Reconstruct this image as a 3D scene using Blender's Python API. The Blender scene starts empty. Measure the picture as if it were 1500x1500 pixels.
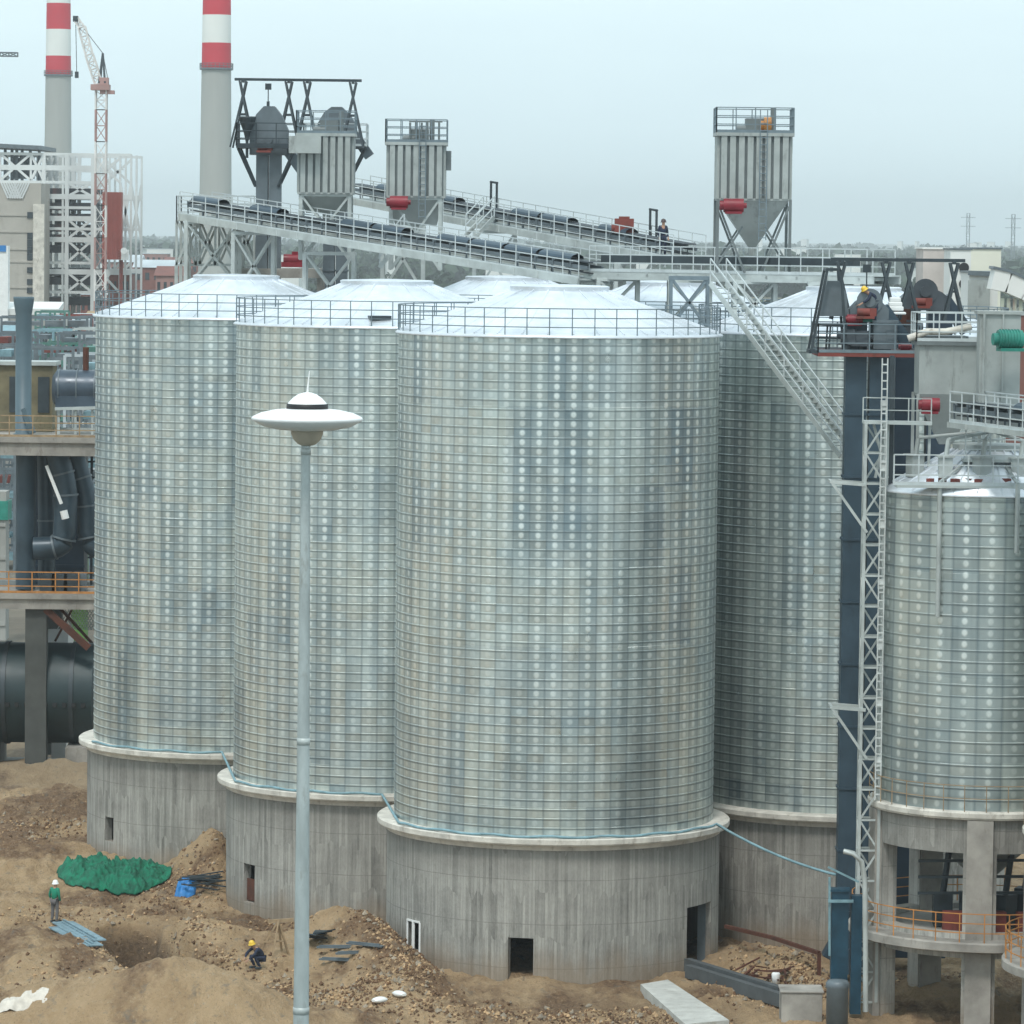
import bpy, math, random
import numpy as np
from mathutils import Vector, Matrix, noise
R = math.radians
pi = math.pi
random.seed(7)
sc = bpy.context.scene
col = sc.collection

# ------------------------------------------------------------------ camera
CAMH = 28.4; F = 6400.0; PITCH = math.atan((750-340)/F); ROLL = R(0.65)
cam = bpy.data.cameras.new('camera')
cam.sensor_width = 36; cam.lens = F/1500*36; cam.clip_start = 1; cam.clip_end = 40000
cobj = bpy.data.objects.new('camera', cam); col.objects.link(cobj)
CM = Matrix.Translation((0, 0, CAMH)) @ Matrix.Rotation(pi/2-PITCH, 4, 'X') @ Matrix.Rotation(ROLL, 4, 'Z')
cobj.matrix_world = CM
sc.camera = cobj
CR = CM.to_3x3()
CAM = Vector((0, 0, CAMH))
def ray(px, py): return CR @ Vector(((px-750)/F, (750-py)/F, -1))
def at(px, py, Y):
    d = ray(px, py); return CAM + d*(Y/d.y)
def onz(px, py, Z=0.0):
    d = ray(px, py); return CAM + d*((Z-CAMH)/d.z)
V = Vector

# ------------------------------------------------------------------ mesh builder
class MB:
    def __init__(s): s.v = []; s.f = []; s.uv = []; s.sm = []
    def face(s, pts, uv=None, smooth=False):
        i = len(s.v); s.v += [tuple(p) for p in pts]; s.f.append(tuple(range(i, i+len(pts)))); s.uv.append(uv); s.sm.append(smooth)
    def grid(s, P, closed=False, UV=None, smooth=True, flip=False):
        base = len(s.v); nr = len(P); nc = len(P[0])
        for row in P: s.v += [tuple(p) for p in row]
        for i in range(nr-1):
            for j in range(nc if closed else nc-1):
                k = (j+1) % nc
                q = [base+i*nc+j, base+i*nc+k, base+(i+1)*nc+k, base+(i+1)*nc+j]
                u = None
                if UV:
                    u = [UV[i][j], UV[i][j+1], UV[i+1][j+1], UV[i+1][j]]
                if flip: q.reverse(); u = u[::-1] if u else None
                s.f.append(tuple(q)); s.uv.append(u); s.sm.append(smooth)
    def box(s, c, sz, rz=0, M=None):
        cx, cy, cz = c; a, b, h = sz[0]/2, sz[1]/2, sz[2]/2
        P = [V((x*a, y*b, z*h)) for z in (-1, 1) for y in (-1, 1) for x in (-1, 1)]
        m = M if M is not None else Matrix.Rotation(rz, 3, 'Z')
        P = [m @ p + V(c) for p in P]
        i = len(s.v); s.v += [tuple(p) for p in P]
        for q in ((0,2,3,1),(4,5,7,6),(0,1,5,4),(2,6,7,3),(0,4,6,2),(1,3,7,5)):
            s.f.append(tuple(i+k for k in q)); s.uv.append(None); s.sm.append(False)
        return s
    def frame(s, p, q):
        d = (V(q)-V(p)); L = d.length; d.normalize()
        up = V((0,0,1)) if abs(d.z) < .95 else V((0,1,0))
        a = d.cross(up).normalized(); b = a.cross(d).normalized()
        return d, a, b, L
    def bar(s, p, q, w, h=None):
        h = h or w; d, a, b, L = s.frame(p, q)
        if L < 1e-5: return s
        M = Matrix((a, d, b)).transposed()
        return s.box((V(p)+V(q))/2, (w, L, h), M=M)
    def tube(s, p, q, r, r2=None, n=10, cap=True):
        r2 = r if r2 is None else r2; d, a, b, L = s.frame(p, q)
        P = [[V(c)+(a*math.cos(t)+b*math.sin(t))*rr for t in [2*pi*k/n for k in range(n)]] for c, rr in ((p, r), (q, r2))]
        s.grid(P, closed=True)
        if cap: s.face(P[0], None); s.face(P[1][::-1], None)
        return s
    def path(s, pts, r, n=8):
        pts = [V(p) for p in pts]
        P = []
        for i, p in enumerate(pts):
            d = (pts[min(i+1, len(pts)-1)]-pts[max(i-1, 0)]).normalized()
            up = V((0,0,1)) if abs(d.z) < .9 else V((0,1,0))
            a = d.cross(up).normalized(); b = a.cross(d).normalized()
            rr = r[i] if isinstance(r, (list, tuple)) else r
            P.append([p+(a*math.cos(t)+b*math.sin(t))*rr for t in [2*pi*k/n for k in range(n)]])
        s.grid(P, closed=True); s.face(P[0]); s.face(P[-1][::-1]); return s
    def lathe(s, c, prof, n=48, smooth=True, uvR=None):
        cx, cy = c[0], c[1]; z0 = c[2] if len(c) > 2 else 0
        P = []; U = []
        L = 0
        for i, (r, z) in enumerate(prof):
            P.append([(cx+r*math.cos(2*pi*k/n), cy+r*math.sin(2*pi*k/n), z0+z) for k in range(n)])
            U.append([(2*pi*k/n*(uvR or 1), z) for k in range(n+1)])
        s.grid(P, closed=True, UV=U if uvR else None, smooth=smooth)
        return s
    def ringwall(s, c, Ro, t, z0, z1, ops=(), n=96, zbreaks=()):
        """cylindrical wall with real rectangular openings; ops = (a0,a1,za,zb) in radians"""
        A = sorted(set([round(2*pi*k/n, 5) for k in range(n+1)] + [round(x % (2*pi), 5) for o in ops for x in o[:2]]))
        A = [a for i, a in enumerate(A)]
        Z = sorted(set([z0, z1] + [z for o in ops for z in o[2:4]]))
        def pt(a, r, z): return (c[0]+r*math.cos(a), c[1]+r*math.sin(a), z)
        def is_open(a, z):
            return any(((a-o[0]) % (2*pi)) < ((o[1]-o[0]) % (2*pi)) and o[2] < z < o[3] for o in ops)
        Ri = Ro-t
        for i in range(len(A)-1):
            a, b = A[i], A[i+1]
            if b-a < 1e-4: continue
            am = (a+b)/2
            an = (A[i+1]+A[i+2])/2 if i+2 < len(A) else (A[0]+A[1])/2
            for j in range(len(Z)-1):
                za, zb = Z[j], Z[j+1]; zm = (za+zb)/2
                o = is_open(am, zm)
                if not o:
                    s.face([pt(a,Ro,za), pt(b,Ro,za), pt(b,Ro,zb), pt(a,Ro,zb)], [(a*Ro,za),(b*Ro,za),(b*Ro,zb),(a*Ro,zb)], True)
                    s.face([pt(b,Ri,za), pt(a,Ri,za), pt(a,Ri,zb), pt(b,Ri,zb)], [(b*Ro,za),(a*Ro,za),(a*Ro,zb),(b*Ro,zb)], True)
                if o != is_open(an, zm):
                    s.face([pt(b,Ro,za), pt(b,Ri,za), pt(b,Ri,zb), pt(b,Ro,zb)], [(0,za),(t,za),(t,zb),(0,zb)])
                if j+1 < len(Z)-1 and o != is_open(am, (Z[j+1]+Z[j+2])/2):
                    s.face([pt(a,Ro,zb), pt(b,Ro,zb), pt(b,Ri,zb), pt(a,Ri,zb)], [(0,0),(0,.2),(t,.2),(t,0)])
            if not is_open(am, z1-1e-3): s.face([pt(a,Ro,z1), pt(b,Ro,z1), pt(b,Ri,z1), pt(a,Ri,z1)], [(0,0),(0,.2),(t,.2),(t,0)])
            if not is_open(am, z0+1e-3): s.face([pt(a,Ri,z0), pt(b,Ri,z0), pt(b,Ro,z0), pt(a,Ro,z0)], [(0,0),(0,.2),(t,.2),(t,0)])
        return s
    def rail(s, pts, h=1.05, sp=1.0, rails=3, r=.045, toe=True):
        pts = [V(p) for p in pts]
        for i in range(len(pts)-1):
            p, q = pts[i], pts[i+1]; L = (q-p).length; n = max(1, round(L/sp))
            for k in range(n + (1 if i == len(pts)-2 else 0)):
                c = p.lerp(q, k/n); s.bar(c, c+V((0,0,h)), r, r)
            for k in range(rails):
                z = V((0,0,h*(k+1)/rails)); s.bar(p+z, q+z, r*.9, r*.9)
            if toe: s.bar(p+V((0,0,.06)), q+V((0,0,.06)), .02, .12)
        return s
    def lattice(s, p, q, w, cell=1.0, t=.07, t2=.045):
        """square lattice mast from p to q"""
        d, a, b, L = s.frame(p, q); n = max(1, round(L/cell)); p = V(p)
        cs = [(a*x+b*y)*w/2 for x, y in ((1,1),(-1,1),(-1,-1),(1,-1))]
        for c in cs: s.bar(p+c, V(q)+c, t)
        for k in range(n+1):
            z = d*(L*k/n)
            for m in range(4):
                s.bar(p+z+cs[m], p+z+cs[(m+1)%4], t2)
                if k < n:
                    z2 = d*(L*(k+1)/n)
                    x, y = (m, (m+1)%4) if k % 2 else ((m+1)%4, m)
                    s.bar(p+z+cs[x], p+z2+cs[y], t2)
        return s
    def build(s, name, m, parent=None, bevel=0):
        off = V((0,0,0))
        if parent is not None: off = world_loc(parent)
        me = bpy.data.meshes.new(name)
        me.from_pydata([(x-off.x, y-off.y, z-off.z) for x, y, z in s.v], [], s.f)
        if any(u is not None for u in s.uv):
            l = me.uv_layers.new(name='UVMap'); k = 0
            for f, u in zip(s.f, s.uv):
                for j in range(len(f)):
                    if u: l.data[k].uv = u[j]
                    k += 1
        for p_, q_ in zip(me.polygons, s.sm): p_.use_smooth = q_
        me.materials.append(m)
        me.update()
        o = bpy.data.objects.new(name, me); col.objects.link(o)
        if parent is not None: o.parent = parent
        if bevel:
            b = o.modifiers.new('bevel', 'BEVEL'); b.width = bevel; b.segments = 2; b.limit_method = 'ANGLE'
        return o
def world_loc(o):
    l = V(o.location)
    while o.parent is not None: o = o.parent; l += o.location
    return l
def tag(o, label=None, cat=None, group=None, kind=None):
    if label:
        o['label'] = label
        if len(label.split()) > 16 or len(label.split()) < 4: print('LABEL', len(label.split()), label)
    if cat: o['category'] = cat
    if group: o['group'] = group
    if kind: o['kind'] = kind
    return o
def empty(name, loc, label, cat, group=None):
    o = bpy.data.objects.new(name, None); o.empty_display_size = .3; o.location = loc; col.objects.link(o)
    return tag(o, label, cat, group)
def copy_tree(o, parent=None):
    c = o.copy(); col.objects.link(c)
    if parent is not None: c.parent = parent
    for ch in list(o.children): copy_tree(ch, c)
    return c

# ------------------------------------------------------------------ materials
def nt(m):
    m.use_nodes = True; t = m.node_tree; t.nodes.clear()
    o = t.nodes.new('ShaderNodeOutputMaterial'); b = t.nodes.new('ShaderNodeBsdfPrincipled')
    t.links.new(b.outputs[0], o.inputs[0]); return t, b
def N(t, ty, **k):
    n = t.nodes.new(ty)
    for a, b in k.items():
        if a.startswith('i_'): n.inputs[a[2:].replace('_', ' ')].default_value = b
        else: setattr(n, a, b)
    return n
def math_(t, op, a, b=None, c=None):
    n = t.nodes.new('ShaderNodeMath'); n.operation = op
    for i, x in enumerate((a, b, c)):
        if x is None: continue
        if isinstance(x, (int, float)): n.inputs[i].default_value = x
        else: t.links.new(x, n.inputs[i])
    return n.outputs[0]
def mix(t, f, a, b, mode='MIX'):
    n = t.nodes.new('ShaderNodeMix'); n.data_type = 'RGBA'; n.blend_type = mode
    for s_, x in ((n.inputs[0], f), (n.inputs[6], a), (n.inputs[7], b)):
        if isinstance(x, (int, float)): s_.default_value = x
        elif isinstance(x, tuple): s_.default_value = (*x, 1) if len(x) == 3 else x
        else: t.links.new(x, s_)
    return n.outputs[2]
def maprange(t, v, a, b, c=0., d=1.):
    n = t.nodes.new('ShaderNodeMapRange'); t.links.new(v, n.inputs[0])
    for i, x in enumerate((a, b, c, d)): n.inputs[i+1].default_value = x
    return n.outputs[0]
def noise_(t, vec, scale, detail=4, rough=.55):
    n = N(t, 'ShaderNodeTexNoise'); n.inputs['Scale'].default_value = scale; n.inputs['Detail'].default_value = detail
    n.inputs['Roughness'].default_value = rough; t.links.new(vec, n.inputs['Vector']); return n.outputs[0]
def scalev(t, vec, s):
    n = N(t, 'ShaderNodeMapping'); n.inputs['Scale'].default_value = s; t.links.new(vec, n.inputs[0]); return n.outputs[0]
MATS = {}
def paint(name, c, rough=.55, metal=0., var=.25, scale=1.5, bump=.0, stain=None, streak=1.0):
    """weathered paint / generic surface: colour broken up by two noises and optional stain colour"""
    if name in MATS: return MATS[name]
    m = bpy.data.materials.new(name); t, b = nt(m)
    tc = N(t, 'ShaderNodeTexCoord'); oc = tc.outputs['Object']
    n1 = noise_(t, scalev(t, oc, (1, 1, streak)), scale, 5, .6)
    f = maprange(t, n1, .3, .7)
    cc = mix(t, f, tuple(x*(1-var) for x in c), tuple(min(1, x*(1+var*.7)) for x in c))
    if stain:
        n2 = noise_(t, scalev(t, oc, (1, 1, .35)), scale*2.3, 6, .7)
        cc = mix(t, maprange(t, n2, .56, .72, 0, .8), cc, stain)
    t.links.new(cc, b.inputs['Base Color'])
    b.inputs['Metallic'].default_value = metal
    t.links.new(maprange(t, n1, .3, .7, rough-.08, min(1, rough+.12)), b.inputs['Roughness'])
    if bump:
        bp = N(t, 'ShaderNodeBump'); bp.inputs['Strength'].default_value = bump; bp.inputs['Distance'].default_value = .03
        t.links.new(noise_(t, oc, scale*12, 5, .7), bp.inputs['Height']); t.links.new(bp.outputs[0], b.inputs['Normal'])
    MATS[name] = m; return m

def silo_metal(name, tint=(.595, .655, .66), colw=.66, bandh=.36, rough=.33):
    m = bpy.data.materials.new(name); t, b = nt(m)
    uvn = N(t, 'ShaderNodeUVMap'); sp = N(t, 'ShaderNodeSeparateXYZ'); t.links.new(uvn.outputs[0], sp.inputs[0])
    u, v = sp.outputs[0], sp.outputs[1]
    oi = N(t, 'ShaderNodeObjectInfo').outputs['Random']
    # sheets: columns of plates whose run changes every few metres
    row = math_(t, 'FLOOR', math_(t, 'DIVIDE', v, 5.4))
    cu = math_(t, 'DIVIDE', u, colw)
    cell = math_(t, 'FLOOR', cu)
    def rnd(a, b_, s):
        w = N(t, 'ShaderNodeTexWhiteNoise', noise_dimensions='3D'); c = N(t, 'ShaderNodeCombineXYZ')
        t.links.new(a, c.inputs[0]); t.links.new(b_, c.inputs[1]); t.links.new(math_(t, 'ADD', math_(t, 'MULTIPLY', oi, 31.), s), c.inputs[2])
        t.links.new(c.outputs[0], w.inputs[0]); return w.outputs[0]
    band = math_(t, 'FLOOR', math_(t, 'DIVIDE', v, bandh))
    r1 = rnd(cell, row, 1.3); r2 = rnd(math_(t, 'FLOOR', math_(t, 'DIVIDE', u, colw*2.5)), math_(t, 'FLOOR', math_(t, 'DIVIDE', v, 3.1)), 7.7)
    r3 = rnd(cell, band, 4.1); r4 = rnd(math_(t, 'FLOOR', math_(t, 'DIVIDE', u, colw*9)), band, 9.4)
    cv = N(t, 'ShaderNodeCombineXYZ'); t.links.new(u, cv.inputs[0]); t.links.new(v, cv.inputs[1]); t.links.new(math_(t, 'MULTIPLY', oi, 50.), cv.inputs[2])
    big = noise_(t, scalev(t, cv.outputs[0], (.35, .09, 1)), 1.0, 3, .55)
    fine = noise_(t, scalev(t, cv.outputs[0], (2.2, .8, 1)), 1.0, 5, .7)
    val = math_(t, 'ADD', math_(t, 'MULTIPLY', r1, .34), math_(t, 'MULTIPLY', r2, .26))  # random plate tone, with column reflection differences put into the colour
    val = math_(t, 'ADD', val, math_(t, 'MULTIPLY', r3, .14)); val = math_(t, 'ADD', val, math_(t, 'MULTIPLY', r4, .12))
    refl_bands = noise_(t, scalev(t, cv.outputs[0], (.55, .03, 1)), 1.0, 4, .65)  # broad vertical reflection bands painted into the base colour
    val = math_(t, 'ADD', val, math_(t, 'MULTIPLY', refl_bands, 1.0)); val = math_(t, 'SUBTRACT', val, .5)
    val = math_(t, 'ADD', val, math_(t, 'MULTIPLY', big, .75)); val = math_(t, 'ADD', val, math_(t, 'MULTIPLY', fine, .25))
    lo = tuple(x*k for x, k in zip(tint, (.42, .475, .51))); hi = tuple(min(1, x*k) for x, k in zip(tint, (1.16, 1.14, 1.10)))
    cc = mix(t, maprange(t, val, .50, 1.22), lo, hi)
    cc = mix(t, maprange(t, math_(t, 'ADD', v, math_(t, 'MULTIPLY', big, 8.)), 8., 15., .4, 0), cc, mix(t, 1.0, cc, (1.0, .95, .90), 'MULTIPLY'))  # warmer toward the bottom: reflected soil put into the colour
    # plate tint, slightly greenish or warm
    cc = mix(t, math_(t, 'MULTIPLY', r2, .35), cc, mix(t, 1.0, cc, (.96, 1.0, .96), 'MULTIPLY'))
    # bright joint dots in every column, their glint put into the colour
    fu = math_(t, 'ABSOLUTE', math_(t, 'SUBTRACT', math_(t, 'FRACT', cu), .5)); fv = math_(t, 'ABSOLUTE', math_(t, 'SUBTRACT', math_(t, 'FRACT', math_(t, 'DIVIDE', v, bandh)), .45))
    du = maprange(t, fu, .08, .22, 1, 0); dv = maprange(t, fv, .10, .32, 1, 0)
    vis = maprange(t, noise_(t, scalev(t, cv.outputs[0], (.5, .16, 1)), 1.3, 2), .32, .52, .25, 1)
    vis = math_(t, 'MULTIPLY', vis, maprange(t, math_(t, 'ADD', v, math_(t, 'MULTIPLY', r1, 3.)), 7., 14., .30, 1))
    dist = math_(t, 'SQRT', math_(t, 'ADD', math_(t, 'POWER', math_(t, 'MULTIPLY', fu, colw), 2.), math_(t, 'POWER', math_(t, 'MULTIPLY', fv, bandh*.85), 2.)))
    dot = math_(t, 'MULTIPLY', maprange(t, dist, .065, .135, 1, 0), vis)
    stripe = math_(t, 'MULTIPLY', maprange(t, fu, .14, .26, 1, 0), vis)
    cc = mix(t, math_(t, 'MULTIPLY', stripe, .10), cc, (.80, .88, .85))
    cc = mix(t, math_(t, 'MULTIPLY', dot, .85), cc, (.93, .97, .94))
    seam = maprange(t, math_(t, 'ABSOLUTE', math_(t, 'SUBTRACT', math_(t, 'FRACT', math_(t, 'DIVIDE', math_(t, 'SUBTRACT', v, 5.05), bandh)), .80)), .03, .12, 1, 0)
    cc = mix(t, math_(t, 'MULTIPLY', seam, maprange(t, math_(t, 'ADD', v, math_(t, 'MULTIPLY', r2, 5.)), 8., 15., .60, .42)), cc, (.08, .11, .13))
    col_line = maprange(t, fu, .40, .5, 0, 1)
    cc = mix(t, math_(t, 'MULTIPLY', col_line, .46), cc, (.15, .20, .23))
    t.links.new(cc, b.inputs['Base Color'])
    b.inputs['Metallic'].default_value = .78
    t.links.new(maprange(t, fine, .3, .7, rough-.06, rough+.14), b.inputs['Roughness'])
    h = math_(t, 'ADD', math_(t, 'MULTIPLY', math_(t, 'COSINE', math_(t, 'MULTIPLY', cu, 2*pi)), -.010), math_(t, 'MULTIPLY', dot, .006))
    h = math_(t, 'ADD', h, math_(t, 'MULTIPLY', math_(t, 'SUBTRACT', r1, .5), math_(t, 'MULTIPLY', math_(t, 'FRACT', math_(t, 'DIVIDE', v, 5.4)), .30)))
    h = math_(t, 'ADD', h, math_(t, 'MULTIPLY', math_(t, 'SUBTRACT', r2, .5), math_(t, 'MULTIPLY', math_(t, 'FRACT', math_(t, 'DIVIDE', v, 3.1)), .18)))
    h = math_(t, 'ADD', h, math_(t, 'MULTIPLY', math_(t, 'SUBTRACT', r3, .5), math_(t, 'MULTIPLY', math_(t, 'FRACT', math_(t, 'DIVIDE', v, bandh)), .05)))
    h = math_(t, 'ADD', h, math_(t, 'MULTIPLY', big, .14)); h = math_(t, 'ADD', h, math_(t, 'MULTIPLY', fine, .012))
    bp = N(t, 'ShaderNodeBump'); bp.inputs['Strength'].default_value = .55; bp.inputs['Distance'].default_value = 1.0
    t.links.new(h, bp.inputs['Height']); t.links.new(bp.outputs[0], b.inputs['Normal'])
    return m

def board_concrete(name, c=(.30, .292, .268), board=.125):
    m = bpy.data.materials.new(name); t, b = nt(m)
    uvn = N(t, 'ShaderNodeUVMap'); sp = N(t, 'ShaderNodeSeparateXYZ'); t.links.new(uvn.outputs[0], sp.inputs[0])
    u, v = sp.outputs[0], sp.outputs[1]
    oi = N(t, 'ShaderNodeObjectInfo').outputs['Random']
    cv = N(t, 'ShaderNodeCombineXYZ'); t.links.new(u, cv.inputs[0]); t.links.new(v, cv.inputs[1]); t.links.new(math_(t, 'MULTIPLY', oi, 40.), cv.inputs[2])
    cell = math_(t, 'FLOOR', math_(t, 'DIVIDE', u, board)); lift = math_(t, 'FLOOR', math_(t, 'DIVIDE', math_(t, 'ADD', v, math_(t, 'MULTIPLY', noise_(t, scalev(t, cv.outputs[0], (3, 0, 1)), 1, 0), 1.4)), 1.75))
    w = N(t, 'ShaderNodeTexWhiteNoise', noise_dimensions='3D'); c3 = N(t, 'ShaderNodeCombineXYZ')
    t.links.new(cell, c3.inputs[0]); t.links.new(lift, c3.inputs[1]); t.links.new(oi, c3.inputs[2]); t.links.new(c3.outputs[0], w.inputs[0])
    streak = noise_(t, scalev(t, cv.outputs[0], (9., .35, 1)), 1, 6, .7)
    blot = noise_(t, scalev(t, cv.outputs[0], (.5, .7, 1)), 1, 5, .6)
    fine = noise_(t, scalev(t, cv.outputs[0], (18, 6, 1)), 1, 4, .7)
    val = math_(t, 'ADD', math_(t, 'MULTIPLY', w.outputs[0], .32), math_(t, 'MULTIPLY', streak, .9))
    val = math_(t, 'ADD', val, math_(t, 'MULTIPLY', blot, .7)); val = math_(t, 'ADD', val, math_(t, 'MULTIPLY', fine, .35))
    cc = mix(t, maprange(t, val, .72, 1.50), tuple(x*.42 for x in c), tuple(min(1, x*1.55) for x in c))
    edge = math_(t, 'ABSOLUTE', math_(t, 'SUBTRACT', math_(t, 'FRACT', math_(t, 'DIVIDE', u, board)), .5))
    line = math_(t, 'MULTIPLY', maprange(t, edge, .42, .5), maprange(t, w.outputs[0], .5, .9))
    cc = mix(t, math_(t, 'MULTIPLY', line, .7), cc, (.085, .085, .08))
    lj = math_(t, 'ABSOLUTE', math_(t, 'SUBTRACT', math_(t, 'FRACT', math_(t, 'DIVIDE', math_(t, 'ADD', v, math_(t, 'MULTIPLY', blot, .12)), 1.72)), .5))
    cc = mix(t, math_(t, 'MULTIPLY', maprange(t, lj, .485, .5), maprange(t, streak, .35, .6, .15, .6)), cc, (.09, .085, .075))
    run = maprange(t, math_(t, 'ADD', math_(t, 'MULTIPLY', v, .16), math_(t, 'MULTIPLY', streak, .9)), .98, 1.25, 0, .5)
    cc = mix(t, run, cc, (.10, .095, .085))
    # dirt splashed up from the soil
    n2 = noise_(t, scalev(t, cv.outputs[0], (.9, .2, 1)), 1, 4, .7)
    dirt = maprange(t, math_(t, 'SUBTRACT', v, math_(t, 'MULTIPLY', n2, 2.2)), -1.3, -.35, .55, 0)
    cc = mix(t, dirt, cc, (.24, .17, .105))
    t.links.new(cc, b.inputs['Base Color']); b.inputs['Roughness'].default_value = .9
    bp = N(t, 'ShaderNodeBump'); bp.inputs['Strength'].default_value = .6; bp.inputs['Distance'].default_value = .04
    t.links.new(math_(t, 'ADD', math_(t, 'MULTIPLY', w.outputs[0], .4), fine), bp.inputs['Height']); t.links.new(bp.outputs[0], b.inputs['Normal'])
    return m

def roof_metal():
    m = bpy.data.materials.new('roof zinc sheet'); t, b = nt(m)
    tc = N(t, 'ShaderNodeTexCoord'); oc = tc.outputs['Object']
    n1 = noise_(t, oc, .35, 4, .6); n2 = noise_(t, oc, 2.2, 5, .7)
    f = maprange(t, math_(t, 'ADD', math_(t, 'MULTIPLY', n1, .7), math_(t, 'MULTIPLY', n2, .3)), .36, .62)
    t.links.new(mix(t, f, (.62, .66, .70), (.86, .90, .95)), b.inputs['Base Color'])
    b.inputs['Metallic'].default_value = .55
    t.links.new(maprange(t, n2, .3, .7, .34, .5), b.inputs['Roughness'])
    bp = N(t, 'ShaderNodeBump'); bp.inputs['Strength'].default_value = .35; bp.inputs['Distance'].default_value = .06
    t.links.new(n2, bp.inputs['Height']); t.links.new(bp.outputs[0], b.inputs['Normal'])
    return m

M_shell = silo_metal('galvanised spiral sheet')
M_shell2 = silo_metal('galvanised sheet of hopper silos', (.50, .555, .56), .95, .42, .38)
M_conc = board_concrete('board formed concrete')
M_conc2 = board_concrete('pale board formed concrete', (.40, .39, .36), .22)
M_roof = roof_metal()
M_ledge = paint('ledge concrete', (.62, .59, .53), .9, 0, .3, 1.2, .4, (.25, .22, .18))
M_rail = paint('galvanised rail', (.52, .57, .58), .5, .1, .15)
M_raildk = paint('grey blue rail', (.17, .22, .25), .55, .2, .2)
M_galv = paint('galvanised steel frame', (.48, .52, .51), .5, .3, .25, 1.0)
M_white = paint('white gloss paint', (.80, .81, .80), .4, 0, .08)
M_lampw = paint('white lamp enamel', (.88, .88, .88), .35, 0, .03)
M_black = paint('black rubber', (.012, .013, .015), .5, 0, .2)
M_dark = paint('dark steel', (.045, .06, .07), .5, .3, .3)
M_navy = paint('blue grey elevator casing', (.042, .075, .105), .42, .1, .3, .6, 0, (.03, .045, .06))
M_navy2 = paint('dark elevator casing', (.03, .052, .08), .45, .1, .3, .6)
M_slate = paint('slate grey machine paint', (.13, .16, .18), .45, .1, .25, 1.2)
M_dcol = paint('grey filter housing', (.36, .39, .38), .5, .1, .2, .8, 0, (.16, .17, .16))
M_dcold = paint('dark grey filter housing', (.16, .185, .19), .5, .1, .2, .8)
M_red = paint('red motor paint', (.22, .012, .025), .45, 0, .25)
M_redox = paint('red oxide primer', (.20, .045, .035), .7, 0, .3, 1, 0, (.08, .03, .02))
M_orange = paint('orange safety paint', (.50, .22, .06), .6, 0, .35, 2.)
M_yellow = paint('yellow safety paint', (.62, .42, .05), .6, 0, .35, 2.)
M_green = paint('green machine paint', (.02, .22, .17), .45, 0, .25)
M_blue = paint('blue plastic', (.02, .19, .50), .45, 0, .2)
M_pipeblue = paint('pale blue hose', (.20, .34, .39), .5, 0, .3, 3)
M_rust = paint('rusty steel', (.10, .035, .02), .85, 0, .4, 2)
M_belt = paint('conveyor belt rubber', (.035, .045, .055), .6, 0, .3, 2)
M_slab = paint('weathered slab concrete', (.34, .32, .29), .9, 0, .35, .8, .4, (.16, .14, .12))
M_pole = paint('light grey pole paint', (.42, .47, .47), .5, .1, .28, 2.2, 0, (.27, .28, .26), .3)
M_bowl = paint('beige lamp bowl', (.52, .45, .36), .4, 0, .15)
M_chim = paint('chimney concrete', (.42, .43, .41), .9, 0, .12, .12, 0, None, .15)
M_chred = paint('chimney red paint', (.58, .018, .04), .7, 0, .1, .1)
M_chwht = paint('chimney white paint', (.80, .81, .78), .7, 0, .06, .1)
M_wood = paint('raw timber', (.35, .25, .15), .85, 0, .35, 3)
# ------------------------------------------------------------------ ground
def g(px, py): return onz(px, py, 0)
MOUNDS = []   # cx, cy, rx, ry, h, rot
def mound(px, py, rx, ry, h, rot=0): p = g(px, py); MOUNDS.append((p.x, p.y, rx, ry, h, rot))
mound(60, 1490, 6.5, 4.0, 1.1)
mound(250, 1500, 5.0, 5.0, 1.3, .3)
mound(330, 1500, 4.0, 4.5, 1.2, .2)
mound(20, 1390, 3.2, 6., .9)
mound(150, 1420, 3.0, 5., .5)
mound(292, 1275, 1.6, 4.0, 1.5)
mound(318, 1285, 1.2, 4.0, 1.3)
mound(330, 1385, 2.6, 4.5, 1.1)
mound(260, 1370, 2.0, 4.0, .6)
mound(530, 1392, 1.9, 4.0, 1.9, .2)
mound(480, 1375, 1.3, 3.0, 1.0)
mound(585, 1430, 1.6, 5.0, 1.0)
mound(430, 1400, 1.2, 4.0, .5)
mound(60, 1250, 5.5, 9., .8)
mound(60, 1180, 7., 9., 1.2)
mound(60, 1130, 8., 4., 1.6)
mound(1100, 1400, 1.6, 3.5, 1.0)
mound(1165, 1420, 1.3, 3.0, .9)
mound(1200, 1440, 1.0, 2.5, .5)
mound(700, 1478, 3.0, 2.0, .35)
mound(560, 1500, 3.0, 2.5, .35)
mound(1390, 1440, 3.0, 5.0, .5)
TR = [g(185, 1352), g(225, 1395), g(300, 1440), g(375, 1468), g(430, 1462)]
def seg_d(x, y, a, b):
    dx, dy = b.x-a.x, b.y-a.y; L = dx*dx+dy*dy
    t = max(0, min(1, ((x-a.x)*dx+(y-a.y)*dy)/L)); ex, ey = x-a.x-t*dx, y-a.y-t*dy
    return math.hypot(ex, ey*.55), t
PADS = [(1.8, 174.4, 6.9), (-5.4, 186.8, 6.9), (-12.7, 200.6, 6.9), (14.2, 181.7, 6.9), (17.9, 162, 4.6)]
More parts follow.
